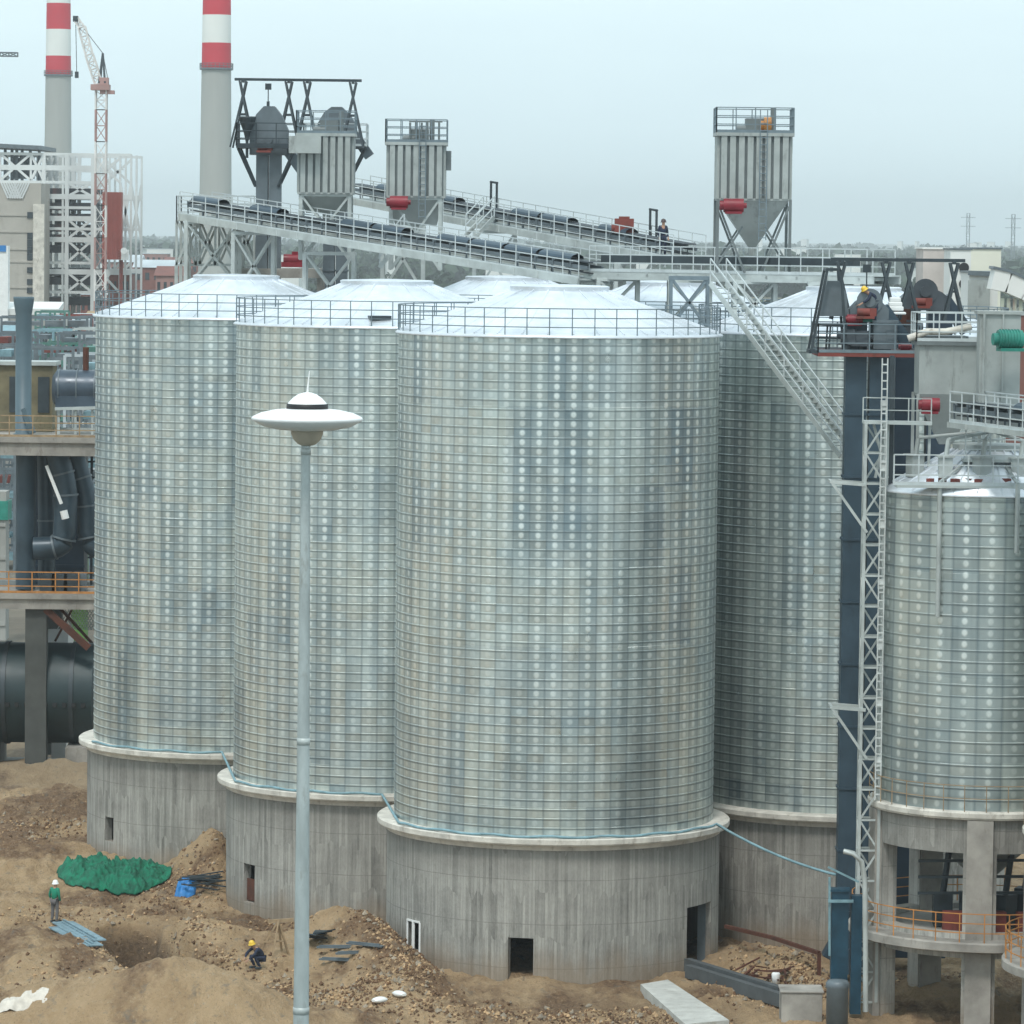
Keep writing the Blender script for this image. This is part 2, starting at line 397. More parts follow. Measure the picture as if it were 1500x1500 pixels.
def gz(x, y):
    if y > 320 or abs(x) > 75 or y < 110: return 0.0
    fade = min(1, (75-abs(x))/12, (320-y)/30, (y-110)/10)
    z = 0
    for cx, cy, rx, ry, h, rot in MOUNDS:
        dx, dy = x-cx, y-cy
        c, s_ = math.cos(rot), math.sin(rot)
        u, w = (dx*c+dy*s_)/rx, (-dx*s_+dy*c)/ry
        q = u*u+w*w
        if q < 9:
            q *= 1+.5*noise.noise(V((x*.6, y*.35, cx)))
            z += h*math.exp(-q*1.3)
    n = -.62 + noise.fractal(V((x*.45, y*.28, 3.1)), 1.0, 2.1, 5)*.24 + abs(noise.noise(V((x*1.4, y*.9, 8))))*.16
    n += noise.fractal(V((x*2.6, y*1.8, 1.7)), .7, 2.0, 4)*.10
    n += (1-abs(noise.noise(V((x*.9, y*.55, 12))))*2)**3*.16 if noise.noise(V((x*.12, y*.1, 2))) > -.1 else 0
    z += n*.9
    for i in range(len(TR)-1):
        d, t = seg_d(x, y, TR[i], TR[i+1])
        d += noise.noise(V((x*1.2, y*.8, 5)))*.35
        if d < 1.6:
            depth = (2.2, 2.6, 2.3, 1.3)[i]
            z = min(z, z - depth*(1-max(0, (d-.85)/.75))) if d < 1.6 else z
    # keep the pad in front of the big silo nearly level
    return z*fade
nx1 = np.arange(-26, 27, .13); ny1 = np.arange(150, 216, .19)
xs = np.concatenate([[-16000, -6000, -2500, -1000, -400, -150, -80, -60, -45, -35, -30], nx1, [31, 38, 48, 62, 80, 150, 400, 1000, 2500, 6000, 16000]])
ys = np.concatenate([[-6000, -1500, -400, -100, 0, 60, 100, 125, 140, 145], ny1, [218, 221, 225, 230, 236, 244, 255, 270, 300, 340, 400, 500, 700, 1000, 1500, 2500, 4500, 9000, 16000]])
gv = []; gf = []
for y in ys:
    for x in xs: gv.append((float(x), float(y), gz(float(x), float(y))))
nx = len(xs)
for j in range(len(ys)-1):
    for i in range(nx-1): gf.append((j*nx+i, j*nx+i+1, (j+1)*nx+i+1, (j+1)*nx+i))
me = bpy.data.meshes.new('ground'); me.from_pydata(gv, [], gf)
for p_ in me.polygons: p_.use_smooth = True
def ground_mat():
    m = bpy.data.materials.new('soil and plain'); t, b = nt(m)
    P = N(t, 'ShaderNodeNewGeometry').outputs['Position']
    sp = N(t, 'ShaderNodeSeparateXYZ'); t.links.new(P, sp.inputs[0])
    Pm = scalev(t, P, (1, .6, 1))
    a = noise_(t, Pm, .16, 6, .65); b1 = noise_(t, Pm, .9, 6, .7); c = noise_(t, Pm, 5., 6, .75); d = noise_(t, scalev(t, P, (1, .35, 1)), .45, 5, .6)
    sand = mix(t, maprange(t, b1, .3, .7), (.45, .295, .16), (.66, .46, .27))
    clay = mix(t, maprange(t, c, .3, .7), (.13, .07, .036), (.40, .245, .13))
    cc = mix(t, maprange(t, math_(t, 'ADD', math_(t, 'MULTIPLY', a, .6), math_(t, 'MULTIPLY', d, .4)), .49, .56), sand, clay)
    cc = mix(t, maprange(t, c, .58, .68, 0, .7), cc, (.60, .49, .35))
    cc = mix(t, maprange(t, noise_(t, Pm, 11., 4, .7), .40, .30, 0, .6), cc, (.11, .07, .045))
    cc = mix(t, maprange(t, noise_(t, Pm, 1.7, 5, .7), .58, .68, 0, .55), cc, (.20, .19, .165))
    # dug soil gets darker with depth below the surface level
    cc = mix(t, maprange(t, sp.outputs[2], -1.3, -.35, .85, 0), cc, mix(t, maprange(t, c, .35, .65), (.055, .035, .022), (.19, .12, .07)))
    # plain of fields further out
    f1 = noise_(t, P, .004, 3, .5); f2 = noise_(t, P, .03, 4, .6)
    plain = mix(t, maprange(t, f1, .42, .58), (.070, .090, .050), (.15, .135, .085))
    plain = mix(t, maprange(t, f2, .5, .65), plain, (.05, .075, .04))
    yard = mix(t, maprange(t, noise_(t, P, .06, 5, .7), .35, .65), (.16, .135, .105), (.30, .26, .20))
    far = maprange(t, math_(t, 'ADD', sp.outputs[1], math_(t, 'MULTIPLY', f2, 90.)), 250, 340)
    cc = mix(t, far, cc, yard)
    far2 = maprange(t, math_(t, 'ADD', sp.outputs[1], math_(t, 'MULTIPLY', f2, 400.)), 900, 1300)
    cc = mix(t, far2, cc, plain)
    # unseen ground on the camera's side, grey green to cool the silo reflections
    back = maprange(t, math_(t, 'ADD', sp.outputs[1], math_(t, 'MULTIPLY', f2, 30.)), 118, 140, 1, 0)
    cc = mix(t, math_(t, 'MULTIPLY', back, .95), cc, mix(t, maprange(t, noise_(t, P, .05, 5, .7), .35, .65), (.13, .155, .13), (.23, .25, .235)))
    t.links.new(cc, b.inputs['Base Color']); b.inputs['Roughness'].default_value = .95
    bp = N(t, 'ShaderNodeBump'); bp.inputs['Strength'].default_value = .9; bp.inputs['Distance'].default_value = .5
    t.links.new(math_(t, 'ADD', c, math_(t, 'MULTIPLY', b1, .8)), bp.inputs['Height']); t.links.new(bp.outputs[0], b.inputs['Normal'])
    return m
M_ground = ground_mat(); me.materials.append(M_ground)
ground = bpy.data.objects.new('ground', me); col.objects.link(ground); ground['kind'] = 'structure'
M_rock = paint('rubble stone', (.30, .25, .19), .95, 0, .5, 1.0)

def rubble(seed, mult, smax, m, name, label):
    """clods, stones and lumps strewn over the dug soil"""
    mb = MB(); rnd = random.Random(seed)
    spots = [(230, 1385, 2.2, 3, 160), (300, 1420, 2, 3, 150), (400, 1440, 3, 2.5, 160), (520, 1450, 3, 3, 200), (600, 1425, 1.2, 3, 90), (700, 1480, 4, 2, 140), (150, 1440, 4, 4, 90),
             (1120, 1430, 1.6, 3, 130), (1180, 1440, 1.2, 3, 90), (60, 1215, 4, 5, 130), (280, 1300, 2, 4, 110), (1370, 1440, 2, 4, 80), (880, 1475, 3, 2, 90), (420, 1350, 2, 3, 70), (100, 1330, 3, 4, 60), (560, 1400, 1.6, 3, 70), (960, 1480, 2, 2, 60)]
    for px, py, sx, sy, n in spots:
        c = g(px, py)
        for _ in range(int(n*mult)):
            x = c.x+rnd.gauss(0, sx*.6); y = c.y+rnd.gauss(0, sy*.6)
            if any(math.hypot(x-a, y-b) < r+.1 for a, b, r in PADS): continue
            s = .03+smax*rnd.random()**2.5; z = gz(x, y)
            P = []
            for v_ in ((1,0,0),(-1,0,0),(0,1,0),(0,-1,0),(0,0,1),(0,0,-1)):
                P.append(V((x, y, z+s*.25))+V(v_)*s*(.6+.6*rnd.random())+V((rnd.uniform(-.3,.3),)*3)*s)
            i = len(mb.v); mb.v += [tuple(p) for p in P]
            for q in ((0,2,4),(2,1,4),(1,3,4),(3,0,4),(2,0,5),(1,2,5),(3,1,5),(0,3,5)):
                mb.f.append(tuple(i+k for k in q)); mb.uv.append(None); mb.sm.append(False)
    o = mb.build(name, m); tag(o, label, 'rubble', kind='stuff')
rubble(3, .7, .12, M_rock, 'rubble', 'pale loose stones strewn over the dug soil')
rubble(8, 3.4, .08, paint('damp soil clod', (.15, .085, .045), .95, 0, .5, 1.), 'soil_clods', 'dark clods of dug soil strewn round the trench and heaps')
rubble(11, 2.8, .07, paint('dry sand clod', (.46, .31, .175), .95, 0, .4, 1.), 'sand_clods', 'pale sandy clods strewn over the site')
# ------------------------------------------------------------------ big silos
RS, RL, RW = 6.4, 7.08, 6.68
ZL, ZE, ZR = 5.05, 24.40, 26.10
CC = V((1.8, 174.4, 0)); CB = V((-5.45, 186.8, 0)); CA = V((-12.75, 200.4, 0))
CE = V((14.1, 181.9, 0)); CB2 = V((6.95, 194.3, 0)); CA2 = V((-.35, 207.9, 0))
def band_rows(mb, c, r, z0, z1, lip, n):
    # one strip of sheet with the folded seam at its top edge; each face row keeps its own crisp edge
    for q in ([(r, z0), (r, z1-.055)], [(r, z1-.055), (r+lip, z1-.05)], [(r+lip, z1-.05), (r+lip, z1-.012)], [(r+lip, z1-.012), (r, z1)]): mb.lathe(c, q, n, True, r)
def shell_mesh():
    mb = MB(); prof = []; z = ZL
    while z < ZE-.05:
        zt_ = min(z+.36, ZE); band_rows(mb, (0, 0), RS, z, zt_, .014, 160); z += .36
    return mb
proto_parts = {}
def silo_common(c, root, first):
    if first:
        proto_parts['shell'] = shell_mesh_obj = None
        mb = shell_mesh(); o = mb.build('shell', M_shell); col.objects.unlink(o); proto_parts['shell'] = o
        mb = MB(); n = 40
        # roof of folded sheets with raised standing seams
        prof = [(RS+.12, ZE-.06), (RS+.14, ZE), (RS+.05, ZE+.06), (1.95, ZR)]
        mb.lathe((0,0), prof, 80, True)
        for k in range(n):
            a = 2*pi*(k+.5)/n; d = V((math.cos(a), math.sin(a), 0))
            mb.bar(d*(RS)+V((0,0,ZE+.09)), d*(RS*.5)+V((0,0,ZE+.06+(ZR-ZE-.06)*(RS*.5/(RS-1.9)))), .05, .06)
            if k % 2 == 0: mb.bar(d*(RS*.5)+V((0,0,ZE+.06+(ZR-ZE-.06)*(RS*.5/(RS-1.9)))), d*1.97+V((0,0,ZR+.03)), .05, .06)
        o = mb.build('roof', M_roof); col.objects.unlink(o); proto_parts['roof'] = o
        mb = MB(); mb.lathe((0,0), [(1.97, ZR-.02), (2.0, ZR+.16), (1.9, ZR+.2), (.6, ZR+.24), (.02, ZR+.25)], 40, False)
        o = mb.build('roof_cap', M_roof); col.objects.unlink(o); proto_parts['roof_cap'] = o
        mb = MB(); n = 46; P = [V((math.cos(2*pi*k/n)*(RS+.02), math.sin(2*pi*k/n)*(RS+.02), ZE)) for k in range(n+1)]
        mb.rail(P, 1.08, .9, 3, .042, False)
        o = mb.build('railing', M_raildk); col.objects.unlink(o); proto_parts['railing'] = o
        mb = MB(); mb.lathe((0,0), [(RW-.3, ZL-.5), (RW+.05, ZL-.5), (RW+.12, ZL-.30), (RL-.04, ZL-.28), (RL, ZL-.22), (RL, ZL-.04), (RL-.05, ZL), (RS-.2, ZL+.02), (RS-.2, ZL-.5)], 96, False)
        o = mb.build('ring_ledge', M_ledge); col.objects.unlink(o); proto_parts['ring_ledge'] = o
    made = {}
    for k, o in proto_parts.items():
        if o is None: continue
        d = o.copy(); col.objects.link(d); d.parent = made['roof'] if k == 'railing' else root; made[k] = d
        d.rotation_euler.z = {'shell': 0.0}.get(k, .0) + (hash_angle[root.name] if k in ('shell',) else 0)
hash_angle = {}
def big_silo(c, label, ops, first=False, rot=0.0):
    root = empty('steel_silo', c, label, 'silo', 'tall galvanised silos on concrete drums')
    hash_angle[root.name] = rot
    silo_common(c, root, first)
    mb = MB(); mb.ringwall((c.x, c.y), RW, .35, -1.6, ZL-.5, ops, 120)
    mb.build('concrete_base', M_conc, root)
    return root
def ang(c, px, py, Rr):
    """angle on a cylinder of radius Rr round c where the sight line through px,py meets its near side"""
    d = ray(px, py); ox, oy = -c.x, -c.y
    a = d.x*d.x+d.y*d.y; b = 2*(ox*d.x+oy*d.y); cc_ = ox*ox+oy*oy-Rr*Rr
    D = max(0, b*b-4*a*cc_); t = (-b-math.sqrt(D))/(2*a); p = CAM+d*t
    return math.atan2(p.y-c.y, p.x-c.x) % (2*pi), p.z
def opening(c, x0, x1, y0, y1, Rr=RW):
    a0, zt = ang(c, x0, (y0+y1)/2, Rr); a1, _ = ang(c, x1, (y0+y1)/2, Rr)
    _, zt = ang(c, (x0+x1)/2, y0, Rr); _, zb = ang(c, (x0+x1)/2, y1, Rr)
    return (a0, a1, zb, zt)
oC = [opening(CC, 744, 781, 1374, 1446), opening(CC, 1006, 1041, 1326, 1424), opening(CC, 597, 615, 1350, 1393)]
oB = [opening(CB, 357, 373, 1266, 1322)]
oA = [opening(CA, 154, 166, 1197, 1232)]
SC = big_silo(CC, 'nearest big galvanised silo, its concrete drum with an open doorway and white framed window', oC, True, 0)
SB = big_silo(CB, 'big galvanised silo behind the street lamp, between the nearest silo and the leftmost one', oB, rot=1.3)
SA = big_silo(CA, 'leftmost big galvanised steel silo, its concrete drum behind the green netting', oA, rot=2.9)
SE = big_silo(CE, 'galvanised steel silo behind the open steel stair and the dark blue bucket elevator', [], rot=4.1)
SB2 = big_silo(CB2, 'galvanised silo hidden behind the nearest one, only its pale roof showing under the walkway bridge', [], rot=.7)
SA2 = big_silo(CA2, 'rearmost galvanised steel silo, a strip of its roof showing beneath the inclined belt conveyors', [], rot=5.2)
# door and window trims
def trim(root, c, o, w, name, m, depth=.1, mull=0):
    a0, a1, zb, zt = o; mb = MB()
    def P(a, z, r=RW+.01): return V((c.x+r*math.cos(a), c.y+r*math.sin(a), z))
    mb.bar(P(a0, zb-.001), P(a0, zt), w, depth); mb.bar(P(a1, zb-.001), P(a1, zt), w, depth)
    mb.bar(P(a0, zt+w*.4), P(a1, zt+w*.4), depth, w); mb.bar(P(a0, zb-w*.4), P(a1, zb-w*.4), depth, w)
    if mull: mb.bar(P((a0+a1)/2, zb), P((a0+a1)/2, zt), w*1.6, depth)
    return mb.build(name, m, root)
trim(SC, CC, oC[2], .07, 'window_frame', M_white, .10, 1)
mb = MB(); a0, a1, zb, zt = oC[0]; am = (a0+a1)/2
mb.box((CC.x+(RW+.12)*math.cos(am), CC.y+(RW+.12)*math.sin(am), zb-.10), (.35, 1.35, .16), am); mb.build('door_sill', M_ledge, SC)
mb = MB(); a0, a1, zb, zt = oC[1]
p = V((CC.x+(RW-.22)*math.cos(a1), CC.y+(RW-.22)*math.sin(a1), 0)); q = V((CC.x+(RW-.55)*math.cos(a1), CC.y+(RW-.55)*math.sin(a1), 0))
mb.bar(p+V((0,0,(zb+zt)/2)), q+V((0,0,(zb+zt)/2)), .06, zt-zb-.1); mb.build('door', M_slate, SC)
mb = MB(); a0, a1, zb, zt = oB[0]; am = (a0+a1)/2
mb.box((CB.x+(RW-.2)*math.cos(am), CB.y+(RW-.2)*math.sin(am), (zb+zt)/2-.3), (.05, 1.1, zt-zb-.7), am); mb.build('door', M_rust, SB)
# dark floor inside the drums so that the openings read as real rooms
# hatch lids on roofs
for (cx, c, root) in ((0, CB, SB),):
    mb = MB(); p = at(556, 472, c.y-5.6); mb.box((p.x, p.y, ZE+.42), (.9, .6, .12), .2); mb.build('hatch', M_dark, root)

# pale hose lying along the ledges
def hose():
    pts = []
    def arc(c, px0, px1, n, r=RL-.12, z=ZL+.07):
        a0 = ang(c, px0, 1150, r)[0]; a1 = ang(c, px1, 1150, r)[0]
        return [V((c.x+r*math.cos(a0+(a1-a0)*k/n), c.y+r*math.sin(a0+(a1-a0)*k/n), z+.03*math.sin(k*1.3))) for k in range(n+1)]
    pts += arc(CA, 135, 325, 16); pts += arc(CB, 345, 560, 18); pts += arc(CC, 585, 1050, 34)
    e = at(1240, 1285, 168); s_ = pts[-1]
    for k in range(1, 9):
        t = k/8; p = s_.lerp(e, t); p.z -= .5*4*t*(1-t)*.5; pts.append(p)
    o = MB().path(pts, .055, 8).build('hose', M_pipeblue); tag(o, 'pale blue hose lying along the concrete ledges of the front silos', 'hose')
hose()

# ------------------------------------------------------------------ hopper silos at the right
RF, RFL = 4.0, 4.35
ZFL, ZFE, ZFR = 7.55, 19.05, 20.75
CF = V((17.75, 162.0, 0)); CG = V((22.6, 153.9, 0))
def hopper_silo(c, label, rot):
    root = empty('hopper_silo', c, label, 'silo', 'smaller steel silos raised on concrete legs')
    mb = MB(); z = ZFL
    while z < ZFE-.05: band_rows(mb, (c.x, c.y), RF, z, min(z+.42, ZFE), .014, 110); z += .42
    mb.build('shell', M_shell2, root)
    mb = MB(); mb.lathe((c.x, c.y), [(RF+.1, ZFE-.05), (RF+.12, ZFE+.02), (1.4, ZFR-.2)], 60, True)
    for k in range(28):
        a = 2*pi*k/28; d = V((math.cos(a), math.sin(a), 0)); mb.bar(c+d*RF+V((0,0,ZFE+.06)), c+d*1.42+V((0,0,ZFR-.17)), .05, .05)
    mb.build('roof', M_roof, root)
    mb = MB(); mb.lathe((c.x, c.y), [(1.42, ZFR-.22), (1.42, ZFR), (.02, ZFR+.05)], 30, False); mb.build('roof_cap', M_dcol, root)
    mb = MB(); mb.lathe((c.x, c.y), [(RF-.4, ZFL-.3), (RFL-.05, ZFL-.3), (RFL, ZFL-.22), (RFL, ZFL-.06), (RFL-.08, ZFL), (RF-.4, ZFL)], 72, False); mb.build('ring_ledge', M_ledge, root)
    # drum with wide openings between four legs
    legs = [R(d+rot) for d in (0, 72, 144, 216, 288)]
    hw = .15
    ops = []
    for i, a in enumerate(legs):
        b = legs[(i+1) % 5]; ops.append(((a+hw) % (2*pi), (b-hw) % (2*pi), 3.05, 6.0)); ops.append(((a+hw) % (2*pi), (b-hw) % (2*pi), -1.5, 2.15))
    mb = MB(); mb.ringwall((c.x, c.y), RF+.08, .55, -1.6, ZFL-.3, ops, 84); mb.build('concrete_drum', M_conc2, root)
    for a in legs:
        d = V((math.cos(a), math.sin(a), 0)); mb = MB()
        mb.box(c+d*(RF-.12)+V((0,0,(ZFL-.32-1.5)/2)), (.85, .95, ZFL-.32+1.5), a)
        for k, (u, w) in enumerate(((0, 0),)): pass
        o = mb.build('leg', M_slab, root)
    mb = MB(); mb.lathe((c.x, c.y), [(.02, 2.85), (4.95, 2.85), (5.0, 2.80), (5.0, 2.52), (4.9, 2.48), (.02, 2.48)], 72, False); mb.build('platform_slab', M_slab, root)
    mb = MB(); n = 34; P = [c+V((4.88*math.cos(2*pi*k/n), 4.88*math.sin(2*pi*k/n), 2.85)) for k in range(n+1)]
    mb.rail(P, 1.05, .9, 3, .038, False); mb.build('railing', M_orange, root)
    mb = MB(); P = [c+V(((RFL-.05)*math.cos(2*pi*k/n), (RFL-.05)*math.sin(2*pi*k/n), ZFL)) for k in range(n+1)]
    mb.rail(P, .95, .9, 2, .03, False); mb.build('ledge_railing', M_wood, root)
    # steel cone and machinery seen through the openings
    mb = MB(); mb.lathe((c.x, c.y), [(RF-.6, ZFL-.4), (1.2, 5.3), (.45, 4.6), (.45, 3.9)], 40, True); mb.build('discharge_cone', M_dcol, root)
    mb = MB()
    for k, (dx, dy) in enumerate(((-1.6, -1), (-.6, -1.6), (.7, -1.2), (1.5, -.4), (0, .6))):
        mb.box(c+V((dx, dy, 3.5)), (.7, .6, 1.2+.3*(k % 2)), k*.4); mb.tube(c+V((dx, dy, 4.0)), c+V((dx+.2, dy, 5.6)), .12)
    for z_ in (4.2, 4.8, 5.4): mb.bar(c+V((-2.6, -1.8, z_)), c+V((2.6, -1.9, z_+.1)), .1)
    mb.build('feeder', M_dark, root)
    for dx in (-1.3, .2, 1.4): MB().box(c+V((dx, -2.3, 3.25)), (.8, .4, .75), .1).build('fan_housing', M_redox, root)
    return root
SF = hopper_silo(CF, 'smaller steel silo on a concrete drum with wide openings and an orange railed platform', 190)
SG = hopper_silo(CG, 'smaller steel silo cut off by the right edge of the photo', 190)
# pipes down the side of silo F
for px in (1376, 1490):
    r_ = RF+.14; a, _ = ang(CF, px, 760, r_); p = CF+V((r_*math.cos(a), r_*math.sin(a), 0))
    top = 19.5; bot = 14.6 if px == 1376 else 17
    mb = MB(); mb.tube(p+V((0,0,bot)), p+V((0,0,top)), .09)
    mb.bar(p+V((0,0,top)), CF+V((0,0,ZFR)), .1); mb.build('drop_pipe', M_galv, SF)
# walkway deck and railing on top of silo F
mb = MB()
a_, b_ = at(1318, 688, 158.5), at(1500, 672, 159.5)
zf = 20.25
mb.box((CF.x+.2, CF.y-3.2, zf-.9), (8.0, .9, .10)); mb.box((CF.x+1.5, CF.y-1, zf), (5.5, 3., .10)); mb.build('roof_walkway', M_galv, SF)
mb = MB(); x0, x1 = CF.x-3.9, CF.x+4.2
mb.rail([V((x0, CF.y-3.6, zf-.85)), V((x1, CF.y-3.6, zf-.85))], 1.1, .9, 3, .05)
mb.rail([V((CF.x-1.2, CF.y-2.5, zf+.05)), V((CF.x+4.2, CF.y-2.5, zf+.05)), V((CF.x+4.2, CF.y+.5, zf+.05))], 1.1, .9, 3, .05)
mb.build('roof_railing', M_rail, SF)
for k, (dx, dy, m_) in enumerate(((-1.9, -2.2, M_galv), (-.6, -2.6, M_dcol), (.8, -2.5, M_galv), (2.2, -2.0, M_dcold), (-2.9, -1.0, M_dcol))):
    mb = MB(); q = V((CF.x+dx, CF.y+dy, zf-.55)); mb.box(q+V((0,0,.25)), (.5, .5, .8), k*.5); mb.tube(q+V((0,0,.5)), q+V((.1,0,1.3)), .09); mb.tube(q+V((.1,0,1.3)), CF+V((0,-.5,ZFR+.5)), .07); mb.box(q+V((0,0,.68)), (.65,.65,.06), k*.5)
    mb.build('roof_inlet', m_, SF)
rn = random.Random(2)
for k in range(7):
    o = MB().box((CF.x-2.6+k*.48+rn.uniform(-.1, .1), CF.y-3.15+rn.uniform(0, .3), zf-.85+.12), (rn.uniform(.18, .34), .25, rn.uniform(.16, .26)), rn.uniform(0, 3)).build('bolt_box', M_rust if k % 2 else M_redox)
    tag(o, 'little rusty box left on the roof walkway of the smaller silo', 'box', 'little rusty boxes on the roof walkway')
# ------------------------------------------------------------------ conveyors, walkways, elevators
M_cover = paint('dark blue belt cover', (.05, .08, .11), .35, .2, .3, 1)
def gallery(label, p0, p1, w=1.9, deck=.32, name='belt_conveyor', legs=()):
    p0, p1 = V(p0), V(p1); d = (p1-p0).normalized(); n = V((-d.y, d.x, 0)).normalized(); L = (p1-p0).length
    root = empty(name, p0, label, 'conveyor')
    mb = MB()
    for s_ in (-1, 1):
        mb.bar(p0+n*s_*w/2, p1+n*s_*w/2, .12, deck)
        for k in range(int(L/1.6)):
            a = p0+d*(k*1.6)+n*s_*(w/2+.07); mb.box(a, (.06, .06, deck))
    for k in range(int(L/.8)+1): mb.bar(p0+d*min(L, k*.8)-n*w/2-V((0,0,.05)), p0+d*min(L, k*.8)+n*w/2-V((0,0,.05)), .08)
    mb.bar(p0+n*(w/2-.38)+V((0,0,.05)), p1+n*(w/2-.38)+V((0,0,.05)), .7, .04); mb.bar(p0-n*(w/2-.38)+V((0,0,.05)), p1-n*(w/2-.38)+V((0,0,.05)), .7, .04)
    mb.build('deck', M_galv, root)
    mb = MB(); z = V((0,0,.78))
    for s_ in (-1, 1):
        mb.bar(p0+n*s_*.42+z-V((0,0,.22)), p1+n*s_*.42+z-V((0,0,.22)), .07, .16)
    for k in range(int(L/1.2)+1):
        a = p0+d*min(L, k*1.2)
        for s_ in (-1, 1): mb.bar(a+n*s_*.45, a+n*s_*.5+z, .06)
        mb.tube(a-n*.45+z-V((0,0,.08)), a+n*.45+z-V((0,0,.08)), .07, n=6)
    mb.build('idler_frame', M_slate, root)
    mb = MB()
    mb.bar(p0+z+V((0,0,.02)), p1+z+V((0,0,.02)), .78, .05); mb.bar(p0+V((0,0,.34)), p1+V((0,0,.34)), .74, .04)
    mb.build('belt', M_belt, root)
    rn = random.Random(int(L*10))
    k = 0
    while k*2.4 < L-2.4:                      # arched covers over part of the belt
        if rn.random() < .7:
            mb = MB(); a = p0+d*(k*2.4+.1)+z; b = p0+d*(k*2.4+2.3)+z
            for q in range(6):
                t0, t1 = pi*q/6, pi*(q+1)/6
                mb.face([a+n*.38*math.cos(t0)+V((0,0,.05+.22*math.sin(t0))), a+n*.38*math.cos(t1)+V((0,0,.05+.22*math.sin(t1))), b+n*.38*math.cos(t1)+V((0,0,.05+.22*math.sin(t1))), b+n*.38*math.cos(t0)+V((0,0,.05+.22*math.sin(t0)))], None, True)
            mb.build('belt_cover', M_cover, root)
        k += 1
    for s_ in (-1, 1):
        mb = MB(); mb.rail([p0+n*s_*w/2+V((0,0,.1)), p1+n*s_*w/2+V((0,0,.1))], 1.12, 1.05, 3, .046); mb.build('railing', M_rail, root)
    return root, d, n
def trestle(label, c, w, dpt, z0, z1, levels, name='steel_trestle', m=None, grp=None, rz=0, tl=.18):
    m = m or M_galv
    root = empty(name, (c[0], c[1], z0), label, 'trestle', grp)
    M = Matrix.Rotation(rz, 3, 'Z'); c = V((c[0], c[1], 0))
    Q = [c + M @ V((x*w/2, y*dpt/2, 0)) for x, y in ((-1,-1),(1,-1),(1,1),(-1,1))]
    for q in Q:
        MB().bar(q+V((0,0,z0)), q+V((0,0,z1)), tl).build('leg', m, root)
    mb = MB(); mh = MB(); H = (z1-z0)/levels
    for k in range(levels):
        a, b = z0+k*H, z0+(k+1)*H
        for i in range(4):
            p, q = Q[i], Q[(i+1)%4]
            mb.bar(p+V((0,0,a)), q+V((0,0,b)), .10); mb.bar(q+V((0,0,a)), p+V((0,0,b)), .10); mh.bar(p+V((0,0,b)), q+V((0,0,b)), .16)
    mb.build('cross_brace', m, root); mh.build('beam', m, root)
    return root
# conveyor over the gap between the two silo rows, and the one above the rear row
c1a, c1b = at(287, 318, 212), at(872, 412, 189)
c1, d1, n1 = gallery('near inclined belt conveyor with white railings climbing left over the front silos', c1a, c1b)
c2a, c2b = at(520, 292, 226), at(1010, 383, 203)
c2, d2, n2 = gallery('far inclined belt conveyor, dark, behind the second filter and running down to the right', c2a, c2b)
def deckplat(label, pts, w, z, name='walkway', railm=None, deep=.3):
    pts = [V((p[0], p[1], z)) for p in pts]; root = empty(name, pts[0], label, 'walkway')
    mb = MB(); L = []; Rr = []
    for i in range(len(pts)-1):
        p, q = pts[i], pts[i+1]; d = (q-p).normalized(); n = V((-d.y, d.x, 0))
        mb.bar(p-d*.3, q+d*.3, w, .06)
        for s_ in (-1, 1): mb.bar(p-d*.3+n*s_*(w/2-.06)-V((0,0,deep/2+.04)), q+d*.3+n*s_*(w/2-.06)-V((0,0,deep/2+.04)), .12, deep)
        for k in range(int((q-p).length/1.5)+1): a = p+d*k*1.5; mb.bar(a-n*w/2-V((0,0,.15)), a+n*w/2-V((0,0,.15)), .09, .14)
    mb.build('deck', M_galv, root)
    d = (pts[-1]-pts[0]).normalized(); n = V((-d.y, d.x, 0))
    for s_ in (-1, 1):
        mb = MB(); mb.rail([p+n*s_*w/2 for p in pts], 1.1, 1.1, 3, .045); mb.build('railing', railm or M_rail, root)
    return root
wz = 26.75
wa, wb = at(885, 400, 190), at(1255, 405, 182)
W1 = deckplat('long level walkway bridge with white railings running right to the dark blue elevator', [(wa.x, wa.y), (wb.x+1.0, wb.y)], 2.3, wz)
mb = MB(); mb.bar(V((wa.x, wa.y, wz+.55)), V((wb.x, wb.y, wz+.55)), .5, .3); mb.build('screw_conveyor_trough', M_dark, W1)
for px, Y in ((905, 189.4), (1010, 187.0), (1105, 185.2), (1215, 182.8)):
    trestle('short steel support frame under the walkway bridge', (at(px, 420, Y).x, Y), 1.7, 1.6, 24.6 if px < 1190 else 25.4, wz-.34, 1, 'support_frame', M_galv, 'support frames under the walkway bridge')
# trestles holding the conveyors
trestle('steel trestle tower carrying the high left end of the near conveyor', (at(305, 350, 212).x+.3, 212), 2.6, 2.2, 0, c1a.z-.25, 9)
trestle('steel trestle tower carrying the near conveyor between the two leftmost silo roofs', (at(483, 380, 206).x, 206.0), 2.3, 2.0, 0, 27.3, 9)
trestle('steel trestle frame under the near conveyor beside the cross braced panel', (at(372, 380, 209).x, 209), 1.9, 1.8, 0, 28.2, 9)
trestle('narrow steel trestle behind the second silo roof', (at(590, 380, 216).x, 216.5), 2.0, 1.8, 0, 28.6, 9)
trestle('steel trestle under the middle of the far conveyor', (at(725, 350, 216).x, 216), 2.0, 1.8, 0, 28.4, 9)
trestle('steel trestle near the low end of the far conveyor', (at(930, 380, 207).x, 207), 1.8, 1.8, 0, 27.2, 9)
